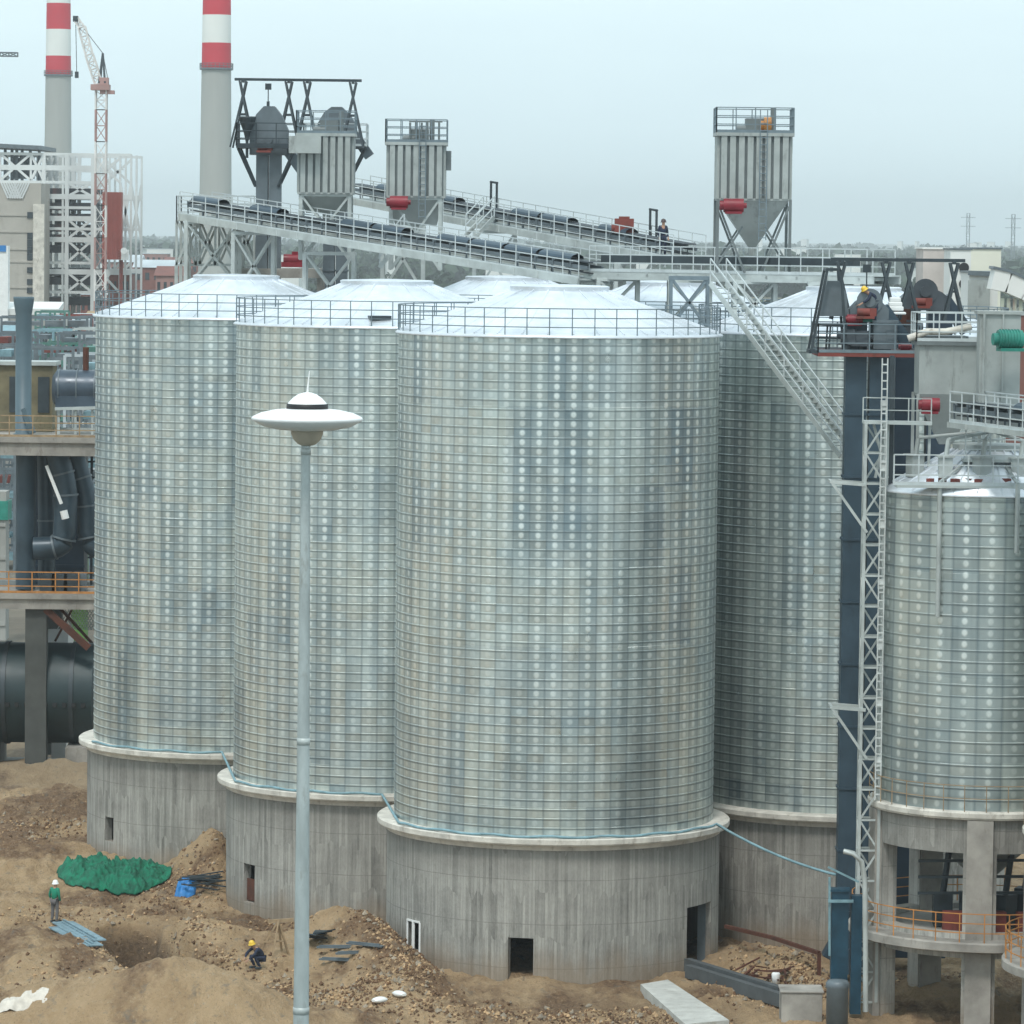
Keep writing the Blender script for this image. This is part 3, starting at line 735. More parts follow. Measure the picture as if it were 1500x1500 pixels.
# left-hand platform with lattice beams
lp = empty('service_platform', at(270, 330, 214), 'railed steel platform at the high left end of the near conveyor', 'platform')
mb = MB(); a, b = at(262, 322, 214), at(375, 322, 214)
mb.bar(a, b, 3.0, .14); mb.build('deck', M_galv, lp)
mb = MB(); mb.rail([a-V((0,1.5,0)), b-V((0,1.5,0))], 1.15, 1.1, 3, .05); mb.rail([a+V((0,1.5,0)), b+V((0,1.5,0))], 1.15, 1.1, 3, .05); mb.rail([a-V((0,1.5,0)), a+V((0,1.5,0))], 1.15, 1.1, 3, .05)
mb.build('railing', M_rail, lp)
mb = MB(); zz = V((0,0,2.2)); L_ = b-a
for y_ in (-1.4, 1.4):
    o_ = V((0, y_, 0)); mb.bar(a+o_-zz, b+o_-zz, .1)
    for k in range(4):
        p, q = a+o_+L_*(k/4), a+o_+L_*((k+1)/4); mb.bar(p, q-zz, .11); mb.bar(q, p-zz, .11); mb.bar(p, p-zz, .11)
    mb.bar(b+o_, b+o_-zz, .1)
for s_ in (a, b):
    for y_ in (-1.4, 1.4): mb.bar(s_+V((0, y_, 0))-zz, V((s_.x, s_.y+y_, 0)), .16)
mb.build('truss', M_galv, lp)
# pale slab deck behind the silo roofs
lo = at(355, 400, 213); hi = at(470, 400, 213)
pd = empty('pale_deck', lo, 'low pale deck with a red drive on it behind the roof of the leftmost silo', 'platform')
MB().bar(lo, hi, 3.2, .45).build('deck_slab', M_slab, pd)
mb = MB()
for s_ in (lo, hi):
    for y_ in (-1.3, 1.3): mb.bar(V((s_.x, s_.y+y_, 0)), s_+V((0, y_, -.2)), .25)
mb.build('column', M_slab, pd)
mb = MB(); p = at(432, 380, 212.5); mb.tube(p-V((.55,0,0)), p+V((.5,0,0)), .26, n=14); mb.box(p+V((-.1,0,-.25)), (1.1,.5,.25)); mb.tube(p+V((.5,0,0)), p+V((.62,0,0)), .16); mb.box(p+V((0,0,.3)), (.3,.25,.16))
o = mb.build('drive_motor', M_red); tag(o, 'red drive motor on the low pale deck beneath the near conveyor', 'motor')

def elevator(label, c, wx, wy, z0, ztop, head, group=None, m=None, hm=None, hw=None, hh=1.0, name='bucket_elevator'):
    """two parallel casings, a rounded head with a discharge chute, a drive and a boot"""
    m = m or M_slate; hm = hm or m; c = V((c[0], c[1], 0)); root = empty(name, (c.x, c.y, z0), label, 'elevator', group)
    hx = head/2
    for s_ in (-1, 1):
        mb = MB(); x = c.x+s_*(hx-wx/2); mb.box((x, c.y, (z0+.9+ztop)/2), (wx, wy, ztop-z0-.9))
        for k in range(1, int((ztop-z0)/2.4)): mb.box((x, c.y, z0+k*2.4), (wx+.10, wy+.10, .09))
        mb.build('casing', m, root)
    mb = MB(); P = []; hx = hw/2 if hw else hx
    prof = [(-hx-.12, 0), (-hx-.12, .8), (-hx*.75, 1.35), (-hx*.3, 1.62), (hx*.35, 1.62), (hx*.8, 1.3), (hx+.12, .85), (hx+.12, 0)]
    for s_ in (-1, 1): P.append([V((c.x+x, c.y+s_*(wy/2+.12), ztop+z*hh)) for x, z in prof])
    mb.face(P[0]); mb.face(P[1][::-1])
    for k in range(len(prof)): mb.face([P[0][(k+1)%len(prof)], P[0][k], P[1][k], P[1][(k+1)%len(prof)]])
    mb.tube(c+V((0, -wy/2-.3, ztop+.75)), c+V((0, wy/2+.3, ztop+.75)), .22); mb.tube(c+V((0, -wy/2-.16, ztop+.75)), c+V((0, -wy/2-.13, ztop+.75)), .5, n=20)
    hd_ = mb.build('head', hm, root, bevel=.04)
    mb = MB(); q = c+V((hx+.1, 0, ztop+.5)); mb.bar(q-V((.2,0,0)), q+V((.75, 0, -1.3)), wy*.8, .5); mb.build('discharge_chute', m, hd_)
    mb = MB(); q = c+V((-.2, -wy/2-.55, ztop+.35)); mb.tube(q-V((.3,0,0)), q+V((.2,0,0)), .15, n=14); mb.box(q-V((0,0,.2)), (.7,.4,.1)); mb.box(q+V((.3,0,0)), (.25,.3,.3)); mb.build('drive_motor', M_redox, hd_)
    mb = MB(); mb.box((c.x, c.y, z0+.5), (head+.3, wy+.25, 1.0)); mb.box((c.x-hx-.35, c.y, z0+.8), (.6, wy*.8, .6), M=Matrix.Rotation(.5, 3, 'Y')); mb.tube(c+V((0,-wy/2-.3,z0+.5)), c+V((0,wy/2+.3,z0+.5)), .14); mb.build('boot', m, root, bevel=.03)
    return root
def gantry(label, c0, c1_, z0, z1, wy, bays, name='hoist_gantry', foot=1.1, m=None):
    """steel hoist gantry: A-frames under one long beam"""
    m = m or M_dark; c0, c1_ = V(c0), V(c1_); root = empty(name, (c0.x, c0.y, z0), label, 'gantry')
    for i in range(bays+1):
        t = i/bays; p = c0.lerp(c1_, t); mb = MB()
        for s_ in ((-1, 1) if 0 < i < bays else ((1 if i == 0 else -1),)):
            q = p+V((s_*.45, 0, 0)) if 0 < i < bays else p+V((s_*.12, 0, 0))
            top = V((q.x, q.y, z1))
            for y_ in (-wy/2, wy/2):
                f1, f2 = V((q.x-foot/2, q.y+y_, z0)), V((q.x+foot/2, q.y+y_, z0)); k1 = top+V((-.16, y_*.4, 0)); k2 = top+V((.16, y_*.4, 0))
                mb.bar(f1, k2, .09); mb.bar(f2, k1, .09)
                mb.bar(f1.lerp(k2, .5), f2.lerp(k1, .5), .08)
            mb.bar(top+V((0,-wy*.25,0)), top+V((0,wy*.25,0)), .12)
        mb.build('frame', m, root)
    mb = MB(); mb.bar(V((c0.x-.3, c0.y, z1+.09)), V((c1_.x+.3, c1_.y, z1+.09)), .13, .13); mb.build('beam', m, root)
    mb = MB(); h = V((c0.x+(c1_.x-c0.x)*.24, c0.y, z1)); mb.box(h-V((0,0,.25)), (.3,.2,.3)); mb.tube(h-V((0,0,.3)), h-V((0,0,1.7)), .025, n=6); mb.box(h-V((0,0,1.1)), (.14,.14,.25)); mb.build('hoist', m, root)
    return root
M_dark2 = paint('charcoal machine paint', (.07, .085, .10), .45, .1, .3, 1.)
# left elevators behind the leftmost silo
z_h1 = at(395, 215, 213).z
E1 = elevator('dark grey bucket elevator on the left under the black hoist gantry', (at(394, 250, 213).x, 213), .57, 1.0, 0, z_h1-.4, 1.2, m=M_slate, hw=1.6, hh=1.45)
E2 = elevator('dark grey bucket elevator head showing behind the first grey filter', (at(492, 250, 217).x, 217.5), .57, 1.0, 0, at(488, 205, 217.5).z, 1.2, m=M_slate, hw=1.6, hh=1.0)
gz0, gz1 = at(350, 215, 213).z, at(436, 118, 213).z
G1 = gantry('black hoist gantry spanning the two left elevator heads', at(352, 215, 214.8), at(520, 218, 214.8), gz0, gz1, 2.0, 2)
def head_platform(label, c, wx, wy, z, m, railm, brk=True, name='head_platform', th=.1):
    root = empty(name, (c[0], c[1], z), label, 'platform'); mb = MB()
    mb.box((c[0], c[1]-wy/2+.25, z), (wx, .5, th)); mb.box((c[0], c[1]+wy/2-.25, z), (wx, .5, th)); mb.box((c[0]-wx/2+.25, c[1], z), (.5, wy-1.01, th)); mb.box((c[0]+wx/2-.25, c[1], z), (.5, wy-1.01, th))
    mb.build('deck', m, root)
    mb = MB(); x, y = wx/2, wy/2; P = [V((c[0]+a, c[1]+b, z+.05)) for a, b in ((-x,-y),(x,-y),(x,y),(-x,y),(-x,-y))]
    mb.rail(P, 1.1, 1.0, 3, .05); mb.build('railing', railm, root)
    if brk:
        for s_ in (-1, 1):
            for y_ in (-y+.2, y-.2): MB().bar((c[0]+s_*x*.95, c[1]+y_, z-.05), (c[0]+s_*.55, c[1]+y_*.5, z-1.9), .1).build('bracket', m, root)
    return root
head_platform('small railed platform round the left elevator head', (at(392, 215, 213).x, 213), 2.9, 2.6, gz0-.02, M_dark, M_dark)
head_platform('small railed platform round the elevator head beside the first grey filter', (at(492, 215, 217.5).x, 217.5), 3.1, 2.6, at(492, 216, 217.5).z, M_dark, M_rail)
mb = MB(); p = at(362, 195, 212.0); mb.lathe((p.x, p.y, p.z-.5), [(.05,0),(.16,.5),(.42,1.2),(.45,1.3),(.02,1.3)], 16); mb.tube(p-V((0,0,1.2)), p-V((0,0,.4)), .07)
o = mb.build('cyclone', M_dark); tag(o, 'small dark cone shaped cyclone on the left elevator platform', 'cyclone')

def filter_house(label, c, w, d, z0, z1, zh, n=7, legs=0, topbox=True, rail=True, ladder=True, motor=True, mside=-1, cone='cone'):
    """bag filter: ribbed square housing, hopper, railed roof, fan, ladder"""
    c = V((c[0], c[1], 0)); root = empty('dust_filter', (c.x, c.y, z0 if not legs else legs), label, 'dust filter')
    mb = MB(); mb.box((c.x, c.y, (z0+z1)/2), (w, d, z1-z0))
    mb.build('housing', M_dcold, root); mb = MB()
    for k in range(n):
        x = c.x-w/2+w*(k+.5)/n
        mb.box((x, c.y-d/2-.06, (z0+z1)/2), (w/n*.66, .14, z1-z0-.02)); mb.box((x, c.y+d/2+.06, (z0+z1)/2), (w/n*.66, .14, z1-z0-.02))
    for k in range(5):
        y = c.y-d/2+d*(k+.5)/5
        for s_ in (-1, 1): mb.box((c.x+s_*(w/2+.05), y, (z0+z1)/2), (.12, d*.13, z1-z0-.02))
    mb.build('ribs', M_dcol, root)
    mb = MB(); mb.box((c.x, c.y, z1+.06), (w+.35, d+.35, .14)); rf_ = mb.build('roof', M_dcol, root)
    mb = MB(); hw, hd = w/2+.02, d/2+.02; t = .16
    lower = [V((c.x+x*t, c.y+y*t, zh)) for x, y in ((-1,-1),(1,-1),(1,1),(-1,1))]
    if cone == 'trough': lower = [V((c.x+x*w*.38, c.y+y*.18, zh)) for x, y in ((-1,-1),(1,-1),(1,1),(-1,1))]
    up = [V((c.x+x*hw, c.y+y*hd, z0-.002)) for x, y in ((-1,-1),(1,-1),(1,1),(-1,1))]
    for k in range(4): mb.face([lower[k], lower[(k+1)%4], up[(k+1)%4], up[k]])
    mb.face(lower[::-1]); mb.face(up); mb.box((c.x, c.y, z0-.02), (w+.16, d+.16, .09)); mb.tube(V((c.x, c.y, zh-.35)), V((c.x, c.y, zh+.05)), t)
    hp_ = mb.build('hopper', M_dcol, root)
    if rail:
        mb = MB(); x, y = w/2+.15, d/2+.15; mb.rail([V((c.x+a, c.y+b, z1+.13)) for a, b in ((-x,-y),(x,-y),(x,y),(-x,y),(-x,-y))], 1.05, .75, 3, .045); mb.build('railing', M_raildk, rf_)
    if legs:
        for a, b in ((-1,-1),(1,-1),(1,1),(-1,1)):
            MB().bar((c.x+a*(w/2+.05), c.y+b*(d/2+.05), legs), (c.x+a*(w/2+.05), c.y+b*(d/2+.05), z0), .12).build('leg', M_dcold, root)
        for b in (-1, 1):
            y = c.y+b*(d/2+.05); mz = (legs+z0)/2+.2
            for s_ in (-1, 1):
                MB().bar((c.x+s_*(w/2+.05), y, legs+.3), (c.x+s_*w*.16, y, mz+.2), .08).bar((c.x+s_*w/2, y, z0-.3), (c.x+s_*w*.12, y, legs), .09).build('brace', M_dcold, root)
    if ladder:
        mb = MB(); x0 = c.x+w*.12
        for s_ in (-.15, .15): mb.bar((x0+s_, c.y-d/2-.2, zh+.3), (x0+s_, c.y-d/2-.2, z1+1.1), .04)
        k = zh+.4
        while k < z1+.9: mb.bar((x0-.15, c.y-d/2-.2, k), (x0+.15, c.y-d/2-.2, k), .035); k += .3
        mb.build('ladder', M_raildk, root)
    if motor:
        mb = MB(); q = V((c.x+mside*w*.3, c.y-d/2-.45, z0-.28)); mb.tube(q-V((.42,0,0)), q+V((.42,0,0)), .29, n=16); mb.tube(q-V((.58,0,0)), q-V((.42,0,0)), .20, n=14); mb.tube(q+V((.42,0,0)), q+V((.55,0,0)), .12); mb.box(q-V((0,0,.3)), (.7,.6,.1)); mb.build('fan_motor', M_red, hp_)
    if topbox:
        mb = MB(); mb.box((c.x+w*.05, c.y, z1+.45), (w*.34, d*.4, .6)); mb.tube((c.x+w*.28, c.y, z1+.1), (c.x+w*.28, c.y, z1+1.2), .12); mb.tube((c.x-w*.25, c.y-.3, z1+.3), (c.x+w*.0, c.y-.3, z1+.3), .18); mb.build('top_valve', M_dcold, rf_)
    return root
Y = 207; c = at(478, 250, Y); D1 = filter_house('first grey ribbed bag filter from the left, beneath the hoist gantry', (c.x, Y), 2.45, 2.2, at(480, 283, Y).z, at(480, 200, Y).z, at(480, 312, Y).z, cone='trough', motor=False, ladder=False)
mb = MB(); q = at(447, 212, Y-1.5); mb.box((q.x, q.y, q.z), (1.5, .7, .8)); mb.build('side_duct', M_dcol, D1)
Y = 205; c = at(610, 250, Y); D2 = filter_house('second grey ribbed bag filter from the left, a red fan motor low on it', (c.x, Y), 2.55, 2.2, at(610, 288, Y).z, at(610, 213, Y).z, at(610, 330, Y).z, cone='trough')
mb = MB()
for k in range(6): mb.tube((c.x-.3+k*.27, Y-.6, at(610,213,Y).z+.12), (c.x-.3+k*.27, Y-.6, at(610,213,Y).z+1.05+.1*(k%2)), .05); 
mb.bar((c.x-.35, Y-.6, at(610,213,Y).z+1.1), (c.x+1.2, Y-.6, at(610,213,Y).z+1.1), .07); mb.box((c.x+1.45, Y-.3, at(610,235,Y).z), (.35,.9,.9)); mb.build('pulse_valves', M_dcold, D2)
Y = 185.6; c = at(1103, 250, Y); D3 = filter_house('grey bag filter on four legs with a pointed hopper, alone against the sky', (c.x, Y), 2.95, 2.4, at(1103, 292, Y).z, at(1103, 200, Y).z, at(1103, 362, Y).z, 8, legs=wz+.04)
mb = MB(); q = at(1153, 215, Y-.4); mb.box(q, (.4, 1.0, .6)); mb.build('inlet_box', M_dcol, D3)
mb = MB(); q = at(1124, 184, Y-.6); mb.tube(q-V((.14,0,0)), q+V((.16,0,0)), .36, n=18); mb.tube(q-V((.3,0,0)), q-V((.14,0,0)), .2, n=12); mb.box(q-V((0,0,.4)), (.5,.5,.25)); mb.build('fan', M_orange, D3)
# supports down to the walkways for the first two filters
for cx, Yc, zt, lab in ((at(478,250,207).x, 207, at(480,283,207).z, 'steel stand under the first grey filter'), (at(610,250,205).x, 205, at(610,288,205).z, 'steel stand under the second grey filter')):
    trestle(lab, (cx, Yc), 2.3, 2.0, 27.0 if Yc == 207 else 26.6, zt-.08, 1, 'filter_stand', M_galv)
# door frames rising above the far conveyor, seen as small portals
for px, lab in ((716, 'small dark pipe portal standing on the far conveyor to the left'), (943, 'small dark pipe portal standing near the low end of the far conveyor')):
    t = (px-520)/(1010-520); p = c2a.lerp(c2b, t)+n2*.8; h = 2.0
    mb = MB(); mb.tube(p-d2*.25, p-d2*.25+V((0,0,h)), .06, n=6); mb.tube(p+d2*.25, p+d2*.25+V((0,0,h)), .06, n=6); mb.tube(p-d2*.3+V((0,0,h)), p+d2*.3+V((0,0,h)), .06, n=6)
    o = mb.build('pipe_portal', M_dark); tag(o, lab, 'pipe frame')
p = c2a.lerp(c2b, .82)+V((0,0,1.1)); mb = MB(); mb.box(p, (.9,.7,.7)); mb.tube(p-V((.6,0,.1)), p-V((.3,0,.1)), .2); mb.box(p+V((0,0,.4)), (.5,.5,.1)); o = mb.build('drive_unit', M_redox); tag(o, 'dark red drive unit on the far conveyor', 'motor')
# short stairs linking the conveyors
def stair(label, p, q, w=.9, name='steel_stair', rails=True, m=None):
    p, q = V(p), V(q); root = empty(name, p, label, 'stair'); d = (q-p); L = d.length; dh = V((d.x, d.y, 0)).normalized(); n = V((-dh.y, dh.x, 0)); m = m or M_galv
    mb = MB()
    for s_ in (-1, 1): mb.bar(p+n*s_*w/2, q+n*s_*w/2, .06, .2)
    mb.build('stringer', m, root)
    mb = MB(); k = int(L/.3)
    for i in range(1, k): a = p.lerp(q, i/k); mb.box(a, (.24, w-.08, .04), math.atan2(dh.y, dh.x))
    mb.build('treads', m, root)
    if rails:
        for s_ in (-1, 1):
            mb = MB(); mb.rail([p+n*s_*w/2, q+n*s_*w/2], 1.0, 1.5, 2, .052, False); mb.build('handrail', M_rail, root)
    return root
stair('long galvanised stair slanting down from the walkway bridge to the dark blue elevator', at(1052, 415, 176.5), at(1243, 668, 171.0), .9, m=M_galv)
stair('short steel stair between the two conveyors beside the second filter', at(556, 392, 203), at(592, 345, 203), .7)
stair('short steel stair at the middle of the far conveyor', at(690, 345, 213), at(716, 318, 214), .7)
# little pitched frame at the edge of the silo beside the stair
trestle('small open steel frame with a pale panel at the top of the long stair', (at(1010, 440, 179).x, 179.5), 1.5, 1.2, 24.6, 26.6, 1, 'support_frame', M_raildk, tl=.11)

# ------------------------------------------------------------------ right-hand elevators
YE = 167.4
zE = at(1265, 470, YE).z
ER = elevator('tall dark blue bucket elevator standing behind the lattice mast and the bent pale pipe', (at(1256, 900, YE).x+.22, YE), .80, .95, 0, zE, 1.72, m=M_navy, hm=M_slate, hw=1.25, hh=.55)
mb = MB(); q = at(1220, 440, YE-.2)
pr = [(-.55,-.6),(.55,-.6),(.5,.25),(.2,.75),(-.25,.75),(-.42,.2)]
for s_ in (-1,1): mb.face([V((q.x+x, q.y+s_*.45, q.z+z)) for x, z in (pr if s_ < 0 else pr[::-1])])
for k in range(6): a_, b_ = pr[k], pr[(k+1)%6]; mb.face([V((q.x+a_[0], q.y-.45, q.z+a_[1])), V((q.x+a_[0], q.y+.45, q.z+a_[1])), V((q.x+b_[0], q.y+.45, q.z+b_[1])), V((q.x+b_[0], q.y-.45, q.z+b_[1]))])
mb.build('tail_cover', M_slate, ER)
ER2 = elevator('dark bucket elevator with a blue grey head beside the white buildings on the right', (at(1352, 600, 171).x, 171.5), .95, 1.0, 0, at(1385, 455, 171.5).z, 2.2, m=M_navy2, hm=M_dark2, hw=1.7, hh=.55)
G2 = gantry('black hoist gantry over the two right elevators', at(1226, 515, 168.5), at(1400, 515, 168.5), 25.2, at(1300, 384, 168.5).z, 1.0, 2, foot=.75)
HP = head_platform('orange red edged platform of the two right elevators, cluttered with drives', (at(1268, 520, 168).x, 168), 3.9, 3.4, at(1268, 519, 166.3).z, M_redox, M_raildk, brk=False, th=.2)
zp = at(1268, 519, 166.3).z
# sloping black side frame on the left of that platform
mb = MB(); A0, A1, B0, B1 = at(1188, 515, 166.4), at(1240, 518, 166.4), at(1212, 395, 166.4), at(1232, 395, 166.4)
for y_ in (0, 1.6):
    o_ = V((0, y_, 0)); mb.bar(A0+o_, B0+o_, .10); mb.bar(A1+o_, B1+o_, .10); mb.bar(A0+o_, A1+o_, .12); mb.bar(B0+o_, B1+o_, .1)
    mb.bar(A0.lerp(B0, .33)+o_, A1.lerp(B1, .33)+o_, .07); mb.bar(A0.lerp(B0, .17)+o_, A1.lerp(B1, .17)+o_, .05); mb.bar(A0.lerp(A1, .5)+o_, A0.lerp(B0, .33).lerp(A1.lerp(B1, .33), .5)+o_, .07)
mb.bar(A0, A0+V((0,1.6,0)), .14); mb.bar(B0, B0+V((0,1.6,0)), .1)
o = mb.build('side_frame', M_dark); tag(o, 'sloping black steel side frame left of the blue elevator head', 'frame')
def machine(px, py, Yd, s, m, label, nm='gear_motor', ax=0):
    q = at(px, py, Yd); mb = MB(); d = V((math.cos(ax), math.sin(ax), 0))
    mb.tube(q-d*s*.7, q+d*s*.5, s*.45, n=16); mb.tube(q+d*s*.5, q+d*s*.72, s*.3, n=12); mb.tube(q-d*s*.95, q-d*s*.7, s*.3, n=12); mb.box(q-V((0,0,s*.5)), (s*1.3, s*.8, s*.16), ax)
    for k in range(7): a_ = q+d*(-.6+k*.15)*s; mb.tube(a_, a_+d*s*.03, s*.5, n=16)
    o = mb.build(nm, m); return tag(o, label, 'motor')
machine(1252, 468, 166.55, .42, M_red, 'crimson gear motor on the platform of the dark blue elevator')
machine(1272, 464, 166.6, .32, M_green, 'pale green motor next to the crimson one')
machine(1482, 497, 158.8, .75, M_green, 'large green motor at the right edge above the smaller silos', ax=.2)
machine(1327, 508, 166.5, .3, M_red, 'small bright red motor at the corner of the orange platform')
mb = MB(); q = at(1296, 492, 166.75); mb.box(q, (.9, .5, 1.0)); mb.box(q+V((0,0,.55)), (1.0, .6, .1)); mb.box(q+V((.2,-.27,0)), (.3,.06,.5)); o = mb.build('control_cabinet', M_slate); tag(o, 'grey cabinet on the right elevator platform', 'cabinet')
mb = MB(); q = at(1311, 448, 167.5)
for k in range(3): mb.box(q+V((0, 0, k*.17-.1)), (.62-k*.1, .6-k*.1, .17))
mb.box(q-V((0,0,.28)), (.8,.8,.1)); o = mb.build('white_bag', M_white, bevel=.04); tag(o, 'white sack standing between the two right elevator heads', 'sack')
rn = random.Random(31)
for k, (px, py, lab) in enumerate(((1243, 492, 'small dark gearbox left of the crimson motor on the elevator platform'), (1262, 494, 'low dark gearbox under the crimson motor on the elevator platform'), (1335, 478, 'dark gearbox between the two right elevator heads'), (1322, 462, 'rusty bracketed gearbox beside the black gantry frame'))):
    q = at(px, py, 166.7 if k < 2 else 169.8); mb = MB(); mb.box(q, (.55, .5, .5), rn.uniform(-.2, .2)); mb.tube(q-V((.45,0,0)), q+V((.45,0,0)), .14); mb.box(q-V((0,0,.45)), (.12,.12,.5)); mb.box(q-V((0,0,.3)), (.8,.6,.08))
    o = mb.build('gearbox', M_dark2 if k != 3 else M_rust); tag(o, lab, 'gearbox')
# grey tall pipe posts, box filter above silo F
c = at(1387, 540, 163.2); z1 = at(1387, 505, 163.2).z; z0 = at(1387, 576, 163.2).z
D4 = empty('dust_filter', (c.x, 163.2, z0), 'plain grey boxy filter without ribs, above the smaller silo', 'dust filter')
mb = MB(); mb.box((c.x, 163.2, (z0+z1)/2), (2.25, 2.0, z1-z0)); mb.box((c.x+.1, 162.18, (z0+z1)/2), (.05, .05, z1-z0)); mb.build('housing', M_dcol, D4)
mb = MB(); mb.box((c.x, 163.2, z1+.07), (2.5, 2.25, .14)); mb.box((c.x-.3, 163.2, z1+.24), (2.0, 1.7, .2)); mb.tube((c.x-1.1, 162.3, z1+.22), (c.x+.6, 162.3, z1+.22), .10); mb.build('roof', M_dcold, D4)
mb = MB(); hp = [V((c.x+a*w, 163.2+b*w*.9, z)) for z, w in ((z0, 1.13), (z0-1.9, .25)) for a, b in ((-1,-1),(1,-1),(1,1),(-1,1))]
for k in range(4): mb.face([hp[4+k], hp[4+(k+1)%4], hp[(k+1)%4], hp[k]])
mb.face(hp[:4]); mb.face(hp[4:]); mb.build('hopper', M_dcol, D4)
for a, b in ((-1,-1),(1,-1),(1,1),(-1,1)): MB().bar((c.x+a*1.15, 163.2+b, 20.0), (c.x+a*1.15, 163.2+b, z0), .11).build('leg', M_dcol, D4)
mb = MB(); q = at(1362, 593, 161.7); mb.tube(q-V((.3,0,0)), q+V((.36,0,0)), .26, n=16); mb.tube(q-V((.42,0,0)), q-V((.3,0,0)), .18); mb.box(q-V((0,0,.28)), (.6,.5,.1)); mb.build('fan_motor', M_red, D4)
mb = MB(); xx, yy = 1.25, 1.12; mb.rail([V((c.x+a, 163.2+b, z1+.15)) for a, b in ((-xx,-yy),(xx,-yy),(xx,yy),(-xx,yy),(-xx,-yy))], 1.05, .8, 3, .045); mb.build('railing', M_rail, D4)
mb = MB(); q = at(1330, 496, 162.2)
q2 = at(1423, 478, 162.2)
mb.path([q, q.lerp(q2,.3)+V((0,0,.12)), q.lerp(q2,.6)-V((0,0,.02)), q2], .13, 8); o = mb.build('cloth_roll', M_ledge); tag(o, 'pale rolled sheet lying along the top of the boxy filter', 'roll')
mb = MB(); q = at(1462, 540, 160.5)
mb.box(q, (1.5, 1.0, 4.0)); mb.box(q+V((-.6,-.55,0)), (.08,.1,4.0)); mb.box(q+V((.1,-.55,.4)), (.06,.1,3.2)); mb.box(q+V((0,0,2.06)), (1.7,1.2,.12))
sb = mb.build('grey_duct_box', M_dcol); tag(sb, 'tall flat grey duct casing under the green motor at the right edge', 'duct')
# second gallery on top of silo F, going right
c3a, c3b = at(1415, 622, 160), at(1560, 640, 152)
gallery('small railed conveyor on top of the smaller silos at the right edge', c3a, c3b, 1.3, .2)

# lattice mast with ladder and brackets
YM = 161.2; mx = at(1277, 900, YM).x
mast = empty('lattice_mast', (mx, YM, 0), 'pale lattice mast standing beside the dark blue elevator', 'mast')
mb = MB(); zt = at(1276, 618, YM).z; mb.lattice((mx, YM, 0), (mx, YM, zt), .72, 1.15, .11, .07); mb.build('lattice', M_galv, mast)
for py0, py1 in ((706, 780), (1036, 1112)):
    mb = MB()
    p = at(1218, py0, YM-.4); q = at(1268, py0+4, YM-.4); r_ = at(1270, py1, YM-.4)
    mb.bar(p, q, .12); mb.bar(p, r_, .10); mb.bar(p, p+V((0,1.2,0)), .1); mb.bar(p+V((0,1.2,0)), q+V((0,1.2,0)), .1)
    mb.build('bracket', M_galv, mast)
mb = MB(); a_, b_ = at(1264, 618, YM), at(1364, 620, YM)
mb.bar(a_, b_, .8, .12); mb.bar(at(1300, 622, YM), at(1298, 712, YM), .14); mb.bar(at(1280, 622, YM), at(1300, 700, YM), .1); mb.bar(at(1300, 622, YM), at(1282, 700, YM), .1); mb.bar(at(1362, 622, YM), at(1360, 690, YM), .1); mb.rail([a_, b_], .9, .9, 2, .04, False)
mb.build('top_landing', M_galv, mast)
mb = MB(); lx = at(1298, 800, 160.2).x-.12
for s_ in (-.1, .1): mb.bar((lx+s_, 160.6, 7.6), (lx+s_, 160.6, at(1300, 525, 160.4).z), .045)
z = 7.8
while z < at(1300, 525, 160.4).z: mb.bar((lx-.1, 160.6, z), (lx+.1, 160.6, z), .05); z += .3
z = 9
while z < 24: mb.box((lx, 160.72, z), (.24, .2, .35)); z += 2.2
o = mb.build('ladder', paint('dull white ladder paint', (.55,.58,.57), .6, 0, .3, 2)); tag(o, 'long pale ladder climbing up between the lattice mast and the smaller silo', 'ladder')
mb = MB(); lx += .25; mb.bar((lx+.1, 161.6, 7.9), (lx+.1, 161.6, 24), .16); o = mb.build('riser_pipe', M_dark); tag(o, 'dark riser pipe behind the long pale ladder', 'pipe')
# pipe bend, cylinder at the elevator foot, blue casing
mb = MB(); P = [at(1268, 1482, 158.5), at(1268, 1400, 158.5), at(1267, 1290, 158.5), at(1262, 1262, 158.5), at(1250, 1250, 158.5), at(1236, 1247, 158.6)]
mb.path(P, .10, 8); o = mb.build('bent_pipe', M_galv); tag(o, 'pale grey pipe bent over at the top beside the foot of the dark blue elevator', 'pipe')
q = at(1226, 1497, 157.6); q.z = gz(q.x, q.y)
mb = MB(); mb.lathe((q.x, q.y, q.z), [(.02,.0),(.40,.0),(.40,1.55),(.43,1.6),(.43,1.75),(.36,1.85),(.02,1.9)], 28); o = mb.build('steel_drum', M_slate); tag(o, 'grey upright cylinder at the foot of the dark blue elevator', 'drum')
bc = empty('boot_casing', (q.x+.35, q.y+2.2, 0), 'bright blue casing around the lower part of the elevator', 'casing')
mb = MB(); q2 = at(1229, 1390, 160.2); mb.box((q2.x, 160.2, 2.6), (.62, .5, 3.3)); mb.box((q2.x, 160.2, 4.3), (.75,.62,.1)); mb.box((q2.x+.62, 160.2, 1.9), (.4, .5, 4.4)); mb.build('casing_panel', paint('petrol blue casing', (.013,.06,.10), .4, .1, .35), bc)
mb = MB(); mb.bar(at(1215, 1285, 159.9), at(1215, 1400, 159.9), .08); mb.bar(at(1213, 1320, 159.8), at(1250, 1320, 159.8), .1); mb.bar(at(1213, 1270, 159.9), at(1258, 1292, 159.9), .07); mb.build('bracket', M_pipeblue, bc)
